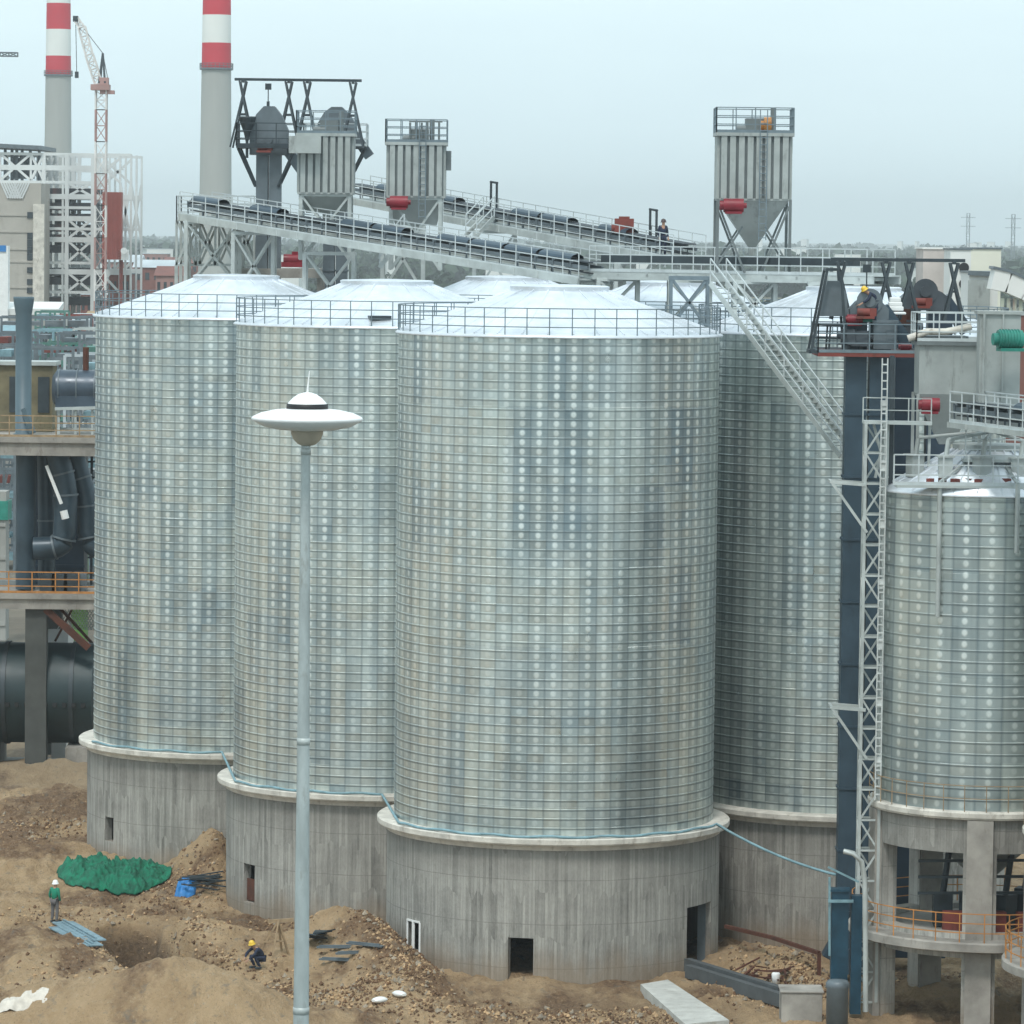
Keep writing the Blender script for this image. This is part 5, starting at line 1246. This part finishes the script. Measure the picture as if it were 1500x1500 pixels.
# ------------------------------------------------------------------ far plant
def chimney(px0, py0, w0, Y, top_rows, ring_y, label, lean=0):
    x = at(px0, py0, Y).x; root = empty('chimney', (x, Y, 0), label, 'chimney', 'red and white chimneys')
    r0 = w0/2*Y/F; zc = at(px0, py0, Y).z
    slope = .0105
    def rad(z): return max(1.5, r0-(z-zc)*slope)
    zr = at(px0, ring_y, Y).z
    mb = MB(); mb.lathe((x, Y), [(rad(z), z) for z in np.linspace(0, zr, 20)], 48); mb.build('shaft', M_chim, root)
    mb = MB(); mb.lathe((x, Y), [(rad(zr), zr), (rad(zr)+.5, zr+.1), (rad(zr)+.5, zr+.5), (rad(zr), zr+.6)], 48, False)
    n = 24; P = [V((x+(rad(zr)+.45)*math.cos(2*pi*k/n), Y+(rad(zr)+.45)*math.sin(2*pi*k/n), zr+.5)) for k in range(n+1)]; mb.rail(P, 1.2, 3, 2, .12, False)
    mb.build('gallery', M_slate, root)
    zs = [zr+.01]+[at(px0, y, Y).z for y in top_rows]; zs += [zs[-1]+7.5, zs[-1]+15]
    for k in range(len(zs)-1):
        mb = MB(); a, b = zs[k], zs[k+1]
        mb.lathe((x, Y), [(rad(a), a), (rad(b), b)] + ([(rad(b)-.4, b)] if k == len(zs)-2 else []), 48); mb.build('red_band' if k % 2 == 0 else 'white_band', M_chred if k % 2 == 0 else M_chwht, root)
chimney(85, 200, 39, 1300, (82, 43, 5), 112, 'left chimney with red and white bands beside the tower crane')
chimney(316, 240, 46, 1100, (63, 22), 103, 'right chimney with red and white bands behind the left elevator')
# steel frame building
FY = 640.0
def fx(px, Y=FY): return at(px, 300, Y).x
def fz(py, Y=FY): return at(90, py, Y).z
fb = empty('steel_frame_building', (fx(95), FY, 0), 'unfinished white steel frame building at the upper left', 'building')
M_fr = paint('white primed steel', (.62,.65,.65), .6, 0, .15, .2); M_frd = paint('dim steel deck', (.07,.075,.085), .8, 0, .35, .15, 0, (.20,.09,.08))
rows = [226, 246, 267, 288, 304, 320, 335, 351, 385, 398, 428]
colx = [0, 45, 64, 92, 98, 136, 152, 176, 184, 192]
zt = fz(226)
mb = MB()
for px in colx:
    for dy in (0, 9, 18):
        top = fz(225 if px not in (0, 45) else 226); mb.bar((fx(px), FY+dy, 0), (fx(px), FY+dy, top), .55 if px in (64, 98, 136) else .3)
mb.build('columns', M_fr, fb)
for i, py in enumerate(rows):
    for dy in (0, 18):
        mb = MB()
        a, b = (fx(-40) if py < 270 else fx(62)), fx(140 if i % 3 else 192); mb.bar((a, FY+dy, fz(py)), (b, FY+dy, fz(py)), .4, .75 if i % 2 else .4); mb.build('beam', M_fr, fb)
mb = MB()
for i, py in enumerate(rows):
    if i > 1: mb.box(((fx(62)+fx(138))/2, FY+10, fz(py)-1.4), (fx(138)-fx(62), 14, 1.1))
for i in range(3, 11, 2): mb.box((fx(80), FY+15, (fz(rows[i])+fz(rows[i]+12))/2), (2.8, 3, 1.6))
mb.build('deck', M_frd, fb)
for (x0, x1, y0, y1) in ((98, 136, 351, 385), (98, 136, 320, 351), (98, 136, 267, 288), (136, 176, 230, 267), (98, 136, 398, 428), (136, 176, 385, 428), (45, 64, 226, 265), (0, 45, 226, 265), (176, 192, 267, 351)):
    for dy in (0, 18):
        mb = MB(); mb.bar((fx(x0), FY+dy, fz(y0)), (fx(x1), FY+dy, fz(y1)), .35); mb.bar((fx(x1), FY+dy, fz(y0)), (fx(x0), FY+dy, fz(y1)), .35); mb.build('cross_brace', M_fr, fb)
rn = random.Random(5)
for k in range(34):
    x = rn.choice([rn.uniform(0, 60), rn.uniform(64, 176), rn.uniform(98, 150)]); y = rn.uniform(228, 262) if x < 60 else rn.uniform(228, 425); a = V((fx(x), FY+rn.uniform(1, 17), fz(y))); MB().bar(a, a+V((rn.uniform(-1.6, 1.6), 0, rn.uniform(-2.2, 2.2))), .22).build('loose_strut', M_fr, fb)
mb = MB(); mb.box(((fx(-40)+fx(62))/2, FY+9, fz(215)), (fx(62)-fx(-40), 20, .6), M=Matrix.Rotation(.04, 3, 'Y'))
for px in (5, 15, 22, 30, 42, 55): mb.bar((fx(px), FY+2, fz(265)), (fx(px), FY+2, fz(215)), .4)
for k in range(7): mb.tube((fx(16+k*4), FY+5, fz(262)), (fx(16+k*4), FY+5, fz(228+3*(k%3))), .5, n=8)
mb.build('roof_canopy', M_slate, fb)
# concrete block
cb = empty('concrete_block_building', (fx(20), FY-12, 0), 'plain concrete building with a strip of narrow windows in front of the steel frame', 'building')
x0, x1 = fx(-60, FY-12), fx(60, FY-12); mb = MB(); mb.box(((x0+x1)/2, FY-6, fz(270)/2), (x1-x0, 12, fz(270)))
for py in (316, 340, 365, 383, 420): mb.box(((x0+x1)/2, FY-12.06, fz(py)), (x1-x0, .15, .25))
mb.build('wall', paint('pale grey cladding', (.42,.40,.36), .85, 0, .15, .15, 0, (.3,.28,.25)), cb)
mb = MB(); mb.box((fx(57, FY-12.3), FY-12.3, fz(300)/2), (1.6, .6, fz(300))); mb.build('corner_column', M_ledge, cb)
for py, h_ in ((316, 1.2), (346, 1.3), (356, 1.3), (366, 1.3), (376, 1.3), (395, 1.1), (412, 1.1), (424, 1.1)):
    mb = MB(); mb.box((fx(45, FY-12), FY-12.05, fz(py)), (.95, .2, h_*.75)); mb.build('window', M_dark, cb)
mb = MB()
for k in range(12): a = V((fx(16+k*3.6), FY-12, fz(270))); mb.bar(a, a+V((1.0 if k < 6 else -1.0, -.1, -2.2)), .25)
mb.build('rebar_fan', M_fr, cb)
mb = MB(); mb.box((fx(3, 560), 560, at(3, 385, 560).z/2+2), (1.8, 2, at(3, 358, 560).z-2)); sgn = empty('white_tower_sign', (fx(3, 560), 560, 0), 'white board with a blue mark at the far left edge', 'sign'); mb.build('board', M_white, sgn)
mb = MB(); q = at(3, 364, 558.9); mb.box(q, (1.0,.12,.8)); mb.build('emblem', M_blue, sgn)
# red duct
rd = empty('red_casing', (fx(165), FY-4, 0), 'tall rusty red casing standing in the steel frame building', 'casing')
mb = MB(); mb.box((fx(165, FY-4), FY-4, (fz(281)+fz(379))/2), (fx(179)-fx(152), 3, fz(281)-fz(379)))
for k in range(5): mb.box((fx(153+k*6.2, FY-4), FY-5.55, (fz(281)+fz(379))/2), (.25, .15, fz(281)-fz(379)-.1))
mb.build('panel', paint('faded red panel', (.30,.075,.06), .8, 0, .2, .3), rd)
mb = MB(); 
for px in (153, 178): mb.bar((fx(px, FY-4), FY-4, 0), (fx(px, FY-4), FY-4, fz(379)), .5)
mb.build('leg', M_redox, rd)
mb = MB(); mb.tube((fx(182, FY-6), FY-6, fz(366)), (fx(182, FY-6), FY-6.5, fz(366)), .45, n=16); mb.box((fx(182, FY-5), FY-5, fz(372)), (1.4, 1, 1.5)); mb.build('hatch', M_white, rd)
# tower crane with raised jib
CY = 620.0
def cx_(px): return at(px, 200, CY).x
def cz_(py): return at(145, py, CY).z
cr = empty('tower_crane', (cx_(148), CY, 0), 'red and white lattice tower crane with a raised jib beside the left chimney', 'crane')
M_crw = paint('crane white', (.70,.68,.66), .6, 0, .2, .4); M_crr = paint('crane red', (.40,.24,.22), .6, 0, .2, .4)
zt = cz_(132); z = 0; k = 0
while z < zt-.1:
    z2 = min(zt, z+4.5); mk = MB(); mm_ = M_crr if k % 2 else M_crw; mk.lattice((cx_(148), CY, z), (cx_(148), CY, z2), 1.5, 1.8, .20, .10); z = z2; k += 1; mk.build('mast_section', mm_, cr)
mb = MB(); mb.box((cx_(147), CY, cz_(128)), (2.6, 2.6, .8)); mb.box((cx_(152), CY, cz_(122)), (1.3, 1.4, 1.6)); mb.box((cx_(157), CY, cz_(135)), (2., 1.6, .5)); mb.build('slewing_cab', M_crr, cr)
mb = MB(); a = V((cx_(144), CY, cz_(122))); b = V((cx_(110), CY, cz_(28))); mb.lattice(a, V((cx_(130), CY, cz_(80))), 1.1, 1.2, .2, .12); mb.lattice(V((cx_(130), CY, cz_(80))), V((cx_(119), CY, cz_(40))), 1.0, 1.2, .2, .12); mb.lattice(V((cx_(119), CY, cz_(40))), b, .7, .9, .2, .12); mb.build('jib', M_crw, cr)
mb = MB(); ap = V((cx_(150), CY, cz_(78))); mb.bar(V((cx_(145), CY-.6, cz_(122))), ap, .28); mb.bar(V((cx_(154), CY-.6, cz_(122))), ap, .28); mb.bar(V((cx_(146), CY+.6, cz_(122))), ap, .22); mb.build('a_frame', M_dark, cr)
mb = MB(); mb.bar(ap, V((cx_(122), CY, cz_(42))), .09); mb.bar(b, V((cx_(112), CY, cz_(112))), .09); mb.box(V((cx_(112), CY, cz_(110))), (.5,.5,.9)); mb.box(b, (.7,.9,.8)); mb.bar(ap, V((cx_(160), CY, cz_(128))), .09); mb.build('cable', M_dark, cr)
cr2 = empty('tower_crane', (fx(-190, 600), 600, 0), 'tower crane outside the left edge with only the grey tip of its jib in view', 'crane')
mb = MB(); mb.lattice((fx(-190, 600), 600, 0), (fx(-190, 600), 600, at(0, 66, 600).z), 1.7, 2, .25, .15); mb.build('mast', M_crw, cr2)
mb = MB(); mb.lattice(V((fx(-260, 600), 600, at(0, 78, 600).z)), V((at(26, 80, 600).x, 600, at(26, 80, 600).z)), .5, 1.2, .16, .12); mb.build('jib', M_slate, cr2)

# ------------------------------------------------------------------ white buildings and hoppers at the right
def bldg(label, px0, px1, py0, Y, dep, wm, rm, roof='flat', wins=0, grp=None, name='building', pitch=1.5, pyb=None):
    x0, x1 = at(px0, 400, Y).x, at(px1, 400, Y).x; zt = at((px0+px1)/2, py0, Y).z; w = x1-x0
    root = empty(name, ((x0+x1)/2, Y, 0), label, 'building', grp)
    mb = MB(); mb.box(((x0+x1)/2, Y+dep/2, zt/2-.5), (w, dep, zt+1.0)); mb.build('wall', wm, root)
    mb = MB()
    if roof == 'flat': mb.box(((x0+x1)/2, Y+dep/2, zt+.06), (w+.2, dep+.2, .12))
    else:
        a = [V((x0-.3, Y-.3, zt)), V((x1+.3, Y-.3, zt)), V((x1+.3, Y+dep/2, zt+pitch)), V((x0-.3, Y+dep/2, zt+pitch)), V((x0-.3, Y+dep+.3, zt)), V((x1+.3, Y+dep+.3, zt))]
        mb.face([a[0], a[1], a[2], a[3]]); mb.face([a[3], a[2], a[5], a[4]]); mb.face([a[0], a[3], a[4]]); mb.face([a[1], a[5], a[2]])
    mb.build('roof', rm, root)
    if wins:
        r = 0
        for r in range(max(1, int(zt/3.6))):
            for k in range(wins):
                mb = MB(); mb.box((x0+w*(k+.5)/wins, Y-.02, zt-1.7-r*3.4), (w/wins*.45, .12, 1.4)); mb.build('window', M_dark, root)
                if len(root.children) > 90: return root
    return root
M_cream = paint('cream wall', (.72,.72,.62), .85, 0, .08, .3); M_whw = paint('white rendered wall', (.74,.75,.73), .85, 0, .08, .3, 0, (.6,.6,.57)); M_tile = paint('brown red roof', (.20,.085,.07), .85, 0, .3, .3); M_grw = paint('grey block wall', (.33,.33,.31), .9, 0, .2, .2); M_tin = paint('pale tin roof', (.45,.50,.53), .6, 0, .2, .2); M_pink = paint('dusty red wall', (.34,.20,.18), .9, 0, .2, .2)
b = bldg('tall white building with round holes behind the right elevator head', 1392, 1422, 366, 330, 5, M_whw, M_slate)
for py in (392, 416, 441): q = at(1412, py, 329.9); MB().tube(q, q-V((0,.1,0)), .38, n=18).build('round_hole', M_black, b)
bldg('white building with a flat cream upper storey at the right', 1422, 1466, 365, 345, 8, M_cream, M_slate)
bldg('pale mottled block left of the tall white building', 1352, 1392, 365, 338, 6, paint('pale mottled block wall', (.55,.50,.47), .9, 0, .25, .3), M_whw)
b = bldg('white gate shaped building with a grey shuttered door', 1420, 1462, 400, 322, 6, M_whw, M_slate)
mb = MB(); q = at(1433, 470, 321.9); mb.box(q, (1.6, .15, 6)); mb.build('shutter_door', M_dcol, b)
mb = MB(); q = at(1444, 402, 321.8); mb.bar(q-V((1.3,0,-.1)), q+V((1.5,0,0)), .3, .35); mb.build('canopy', M_slate, b)
# curved conveyor shed roof going right
sh = empty('conveyor_shed', at(1430, 398, 318), 'curved white roofed conveyor shed running off the right edge', 'shed')
P = [at(1452, 392, 318), at(1475, 397, 318), at(1500, 408, 318), at(1540, 430, 318)]
mb = MB()
for i in range(3): mb.bar(P[i]-V((0,0,.8)), P[i+1]-V((0,0,.8)), 3., 1.5)
mb.build('roof', M_whw, sh); mb = MB()
for i in range(3): mb.bar(P[i]+V((0,0,.02)), P[i+1]+V((0,0,.02)), 3.2, .2)
mb.build('ridge', M_slate, sh); mb = MB()
for px in range(1466, 1540, 9): q = at(px, 440, 318); mb.bar(V((q.x, 317, 0)), V((q.x, 317, P[0].z-2.2)), .25)
mb.box((at(1500, 460, 317.6).x, 318.4, 10), (4.4, 1.5, 20)); mb.build('wall', paint('pale green wall', (.42,.46,.38), .9, 0, .2, .4, 0, (.35,.2,.17)), sh)
bldg('low brick red wall building at the right edge under the curved shed', 1462, 1540, 462, 300, 4, M_tile, M_tin)

# scattered buildings of the works and the town behind
rn = random.Random(21)
k = 0
specs = [(150, 205, 384, 900), (196, 262, 392, 860), (205, 245, 372, 1300), (160, 190, 402, 640), (228, 275, 404, 700), (118, 160, 432, 700), (64, 112, 438, 720), (240, 290, 385, 1200)]
labs = ['dusty red low building left of the trestle tower', 'long low brown roofed building behind the leftmost silo', 'small hazy building near the far trees left of the trestle', 'low building at the foot of the red casing', 'low grey building just above the leftmost silo roof', 'low dark building right of the steel frame foot', 'low building beneath the steel frame building', 'faint building behind the left platform']
for (a, b_, py, Y), lab in zip(specs, labs):
    bldg(lab, a, b_, py, Y, 12, rn.choice([M_pink, M_grw, M_tile]), rn.choice([M_tile, M_tin, M_slate]), rn.choice(['flat', 'gable']), 5)
# steel yard behind the stack: racks, sheds, containers
rackp = None
M_grwx = paint('mixed grey load', (.16,.19,.21), .8, 0, .5, .6)
cols = [M_tin, M_pipeblue, paint('faded green load', (.08,.20,.17), .8, 0, .3), M_redox, M_galv, M_slate, M_slate, M_grwx]
def rack(x, y, z, w, h, d, m, lab, nm='steel_rack', grp=None):
    root = empty(nm, (x, y, z), lab, 'rack', grp); mb = MB(); nx_ = max(2, int(w/1.8)); nz = max(2, int(h/1.6))
    for j in (0, d):
        for i in range(nx_+1): mb.bar((x+w*i/nx_, y+j, z), (x+w*i/nx_, y+j, z+h), .22)
        for i in range(1, nz+1): mb.bar((x, y+j, z+h*i/nz), (x+w, y+j, z+h*i/nz), .2)
        for i in range(nx_): 
            if i % 2 == 0: mb.bar((x+w*i/nx_, y+j, z), (x+w*(i+1)/nx_, y+j, z+h*.5), .12)
    mb.build('frame', m, root)
    r = random.Random(int(x*13+y)); lm = r.choice(cols)
    for i in range(1, nz+1):
        for q in range(nx_):
            if r.random() < .7: MB().box((x+w*(q+.5)/nx_, y+d/2, z+h*i/nz-h/nz*.35), (w/nx_*r.uniform(.5, .9), d*.7, h/nz*r.uniform(.15, .4)), r.uniform(-.1, .1)).build('load', lm, root)
rlabs = ['grey pipe rack in the crowded yard behind the exhaust stack', ]
yard = [(-5, 480, 420, 14), (48, 500, 400, 5), (60, 520, 380, 5), (85, 505, 380, 5), (108, 498, 400, 5), (120, 520, 360, 4), (45, 530, 330, 4), (70, 545, 330, 4), (95, 540, 330, 4), (118, 545, 310, 3), (52, 470, 480, 4), (80, 475, 500, 5), (112, 478, 470, 4), (-8, 505, 380, 4), (-6, 525, 360, 4)]
for i, (px, py, Y, w) in enumerate(yard):
    q = at(px, py, Y); rack(q.x, Y, 0, w*.55+1, q.z+1.0, 4+i % 3, cols[i % len(cols)] if i % 3 else M_slate, 'steel rack with stored parts in the crowded yard behind the exhaust stack', grp='steel racks in the yard behind the stack')
for i, (px, py, Y, w, m, lab) in enumerate([(-6, 452, 560, 3.4, M_whw, 'white roofed shed left of the exhaust stack'), (44, 452, 560, 3.4, M_whw, 'white roofed shed right of the exhaust stack'), (104, 470, 520, 4, M_tin, 'pale tin shed left of the leftmost silo top'), (108, 500, 430, 3.5, M_green, 'green roofed shed beside the leftmost silo'), (-6, 490, 430, 2.2, M_pipeblue, 'turquoise roofed shed at the left edge'), (125, 466, 540, 3, M_wood, 'sandy coloured stack by the yard sheds')]):
    q = at(px, py, Y); root = empty('yard_shed', (q.x+w/2, Y, 0), lab, 'shed'); mb = MB(); mb.box((q.x+w/2, Y+3, q.z/2-.4), (w, 6, q.z-.8)); mb.build('wall', M_grw, root); mb = MB(); mb.box((q.x+w/2, Y+3, q.z), (w+.6, 6.6, .8), M=Matrix.Rotation(.12, 3, 'X')); mb.build('roof', m, root)
# stuff seen under the tower's upper deck and between columns
for (px, py, Y, w, h_, m, lab) in [(-10, 725, 300, 1.0, 1, M_green, 'green sheeted stack seen under the upper deck'), (108, 760, 262, .8, 3, paint('leaf green panel', (.10,.22,.05), .8, 0, .3), 'green panelled screen between the ducts and the leftmost silo')]:
    q = at(px, py, Y); mb = MB(); mb.box((q.x+w/2, Y, (q.z+h_*.3)/2), (w, 2, q.z+h_*.3))
    for k in range(4): mb.box((q.x+w/2, Y-1.05, (q.z+h_*.3)*(k+.5)/4.5), (w, .12, .25))
    if m is M_green:
        root = empty('storage_stack', (q.x+w/2, Y, 0), lab, 'stack'); mb.build('pallets', M_grw, root)
        MB().box((q.x+w/2, Y, q.z-1.0), (w+.3, 2.3, 1.3)).build('green_sheet', M_green, root); continue
    o = mb.build('storage_stack', m); tag(o, lab, 'stack')
# distant town blocks near the horizon, far apart
tp = bldg('tiny hazy building far out on the plain', 1188, 1194, 352, 2400, 12, M_whw, M_tin, 'flat', 0, 'tiny hazy buildings far out on the plain', 'far_building')
tp.location.x = at(560, 352, 2300).x; tp.location.y = 2300
for i in range(46):
    Y = rn.choice([1500, 2000, 2800, 3600, 4600, 6000])*rn.uniform(.85, 1.15); px = rn.uniform(140, 1500)
    o = copy_tree(tp); o.location = (at(px, 352, Y).x, Y, rn.uniform(-14, -4) if Y < 4000 else -3); o.scale = (rn.uniform(1, 6), rn.uniform(.6, 1.4), 1)
    o.rotation_euler.z = rn.uniform(-.4, .4)
# pylons
def pylon(px, Y, h_, lab=None):
    x = at(px, 345, Y).x; root = empty('power_pylon', (x, Y, 0), lab, 'pylon', 'power pylons on the horizon'); mb = MB()
    mb.lattice((x, Y, 0), (x, Y, h_), 2.4, 9, .4, .25)
    for z in (.78, .93): mb.bar((x-6, Y, h_*z), (x+6, Y, h_*z), .35)
    mb.build('tower', M_slate, root)
for px, Y, h_, lab in ((1418, 3600, 48, 'left power pylon at the right of the horizon'), (1484, 3300, 46, 'right power pylon at the right of the horizon')):
    pylon(px, Y, h_, lab)

# ------------------------------------------------------------------ woods on the plain
def woods():
    rn = random.Random(77); v = []; f = []
    def tree(x, y, h, w):
        n = 90
        cl = [(rn.uniform(-.32, .32)*w, rn.uniform(-.32, .32)*w, h*rn.uniform(.42, .86), w*rn.uniform(.2, .36)) for _ in range(7)]
        for _ in range(n):
            c = rn.choice(cl); a, b = rn.uniform(0, 2*pi), math.acos(rn.uniform(-1, 1)); r = c[3]*rn.uniform(.7, 1.1)
            p = V((x+c[0]+r*math.sin(b)*math.cos(a), y+c[1]+r*math.sin(b)*math.sin(a), c[2]+r*math.cos(b)*.85)); s_ = w*rn.uniform(.06, .12)
            d1_ = V((rn.uniform(-1,1), rn.uniform(-1,1), rn.uniform(-1,1))).normalized()*s_; d2_ = d1_.cross(V((rn.uniform(-1,1), rn.uniform(-1,1), rn.uniform(-1,1)))).normalized()*s_
            i = len(v); v.extend([tuple(p-d1_-d2_), tuple(p+d1_-d2_), tuple(p+d1_+d2_), tuple(p-d1_+d2_)]); f.append((i, i+1, i+2, i+3))
        i = len(v); t = w*.035
        v.extend([(x-t, y-t, 0), (x+t, y-t, 0), (x+t, y+t, 0), (x-t, y+t, 0), (x-t*.5, y-t*.5, h*.6), (x+t*.5, y-t*.5, h*.6), (x+t*.5, y+t*.5, h*.6), (x-t*.5, y+t*.5, h*.6)])
        for q in ((0,1,5,4),(1,2,6,5),(2,3,7,6),(3,0,4,7)): f.append(tuple(i+k for k in q))
    for Y, n, h in ((760, 60, 8), (950, 90, 9), (1250, 120, 9), (1600, 170, 10), (2100, 240, 10), (2800, 420, 10), (3800, 560, 10), (5200, 520, 10), (7500, 380, 10)):
        for _ in range(n):
            y = Y*rn.uniform(.84, 1.16); half = y*.135; x = rn.uniform(-half, half)
            if noise.noise(V((x*.006, y*.004, 4))) < -.30: continue
            if y < 1100 and x < -30 and x > -85: continue
            hh = h*rn.uniform(.6, 1.25); tree(x, y, hh, hh*rn.uniform(.7, 1.2)*(1 if y < 2000 else 2.2))
    me = bpy.data.meshes.new('woods'); me.from_pydata(v, [], f)
    m = bpy.data.materials.new('foliage'); t, b = nt(m); P = N(t, 'ShaderNodeNewGeometry').outputs['Position']
    cc = mix(t, maprange(t, noise_(t, P, .06, 5, .7), .35, .65), (.014, .032, .020), (.045, .075, .04)); t.links.new(cc, b.inputs['Base Color']); b.inputs['Roughness'].default_value = .9
    me.materials.append(m); o = bpy.data.objects.new('woods', me); col.objects.link(o); tag(o, 'hazy belts of trees out on the plain toward the horizon', 'woods', kind='stuff')
woods()
# ------------------------------------------------------------------ light, sky and air
W = bpy.data.worlds.new('World'); sc.world = W; W.use_nodes = True; t = W.node_tree
bg = t.nodes['Background']
sky = t.nodes.new('ShaderNodeTexSky'); sky.sky_type = 'NISHITA'; sky.sun_disc = False
SUN_EL, SUN_AZ = R(58), R(-168)         # azimuth: sun behind the camera to the left
sky.sun_elevation = SUN_EL; sky.sun_rotation = SUN_AZ; sky.air_density = 1.6; sky.dust_density = 6; sky.ozone_density = 2
# overcast: a layer of bright cloud evens out most of the blue
cl = mix(t, .86, sky.outputs[0], (6.9, 8.5, 9.05))
tcw = N(t, 'ShaderNodeTexCoord'); nz = noise_(t, scalev(t, tcw.outputs['Generated'], (1.5, 1.5, 6)), 2.5, 5, .55)
cl = mix(t, 1.0, cl, mix(t, maprange(t, nz, .35, .65), (.94, .95, .96), (1.05, 1.05, 1.03)), 'MULTIPLY')   # faint unevenness of the cloud layer
t.links.new(cl, bg.inputs[0]); bg.inputs[1].default_value = .125
sun = bpy.data.lights.new('sun', 'SUN'); sun.energy = 1.5; sun.angle = R(10); sun.color = (1, .965, .91)
so = bpy.data.objects.new('sun', sun); col.objects.link(so)
d = V((math.cos(SUN_EL)*math.sin(SUN_AZ), math.cos(SUN_EL)*math.cos(SUN_AZ), math.sin(SUN_EL)))
so.rotation_euler = d.to_track_quat('Z', 'Y').to_euler(); so.location = (0, 0, 200)
# air
mb = MB(); mb.box((0, 5000, 83), (32400, 22400, 172))
me = bpy.data.meshes.new('haze'); me.from_pydata(mb.v, [], mb.f)
hz = bpy.data.materials.new('haze air'); hz.use_nodes = True; t = hz.node_tree; t.nodes.clear()
o_ = t.nodes.new('ShaderNodeOutputMaterial'); pv = t.nodes.new('ShaderNodeVolumePrincipled'); t.links.new(pv.outputs[0], o_.inputs['Volume'])
pv.inputs['Color'].default_value = (.92, .965, 1, 1); pv.inputs['Density'].default_value = .00014; pv.inputs['Anisotropy'].default_value = .2
me.materials.append(hz); ho = bpy.data.objects.new('haze', me); col.objects.link(ho); ho['kind'] = 'stuff'
sc.cycles.volume_bounces = 2; sc.cycles.max_bounces = 6; sc.cycles.diffuse_bounces = 3; sc.cycles.glossy_bounces = 3
sc.view_settings.view_transform = 'Standard'; sc.view_settings.look = 'None'; sc.view_settings.exposure = 0.2; sc.view_settings.gamma = 1; sc.view_settings.use_curve_mapping = False
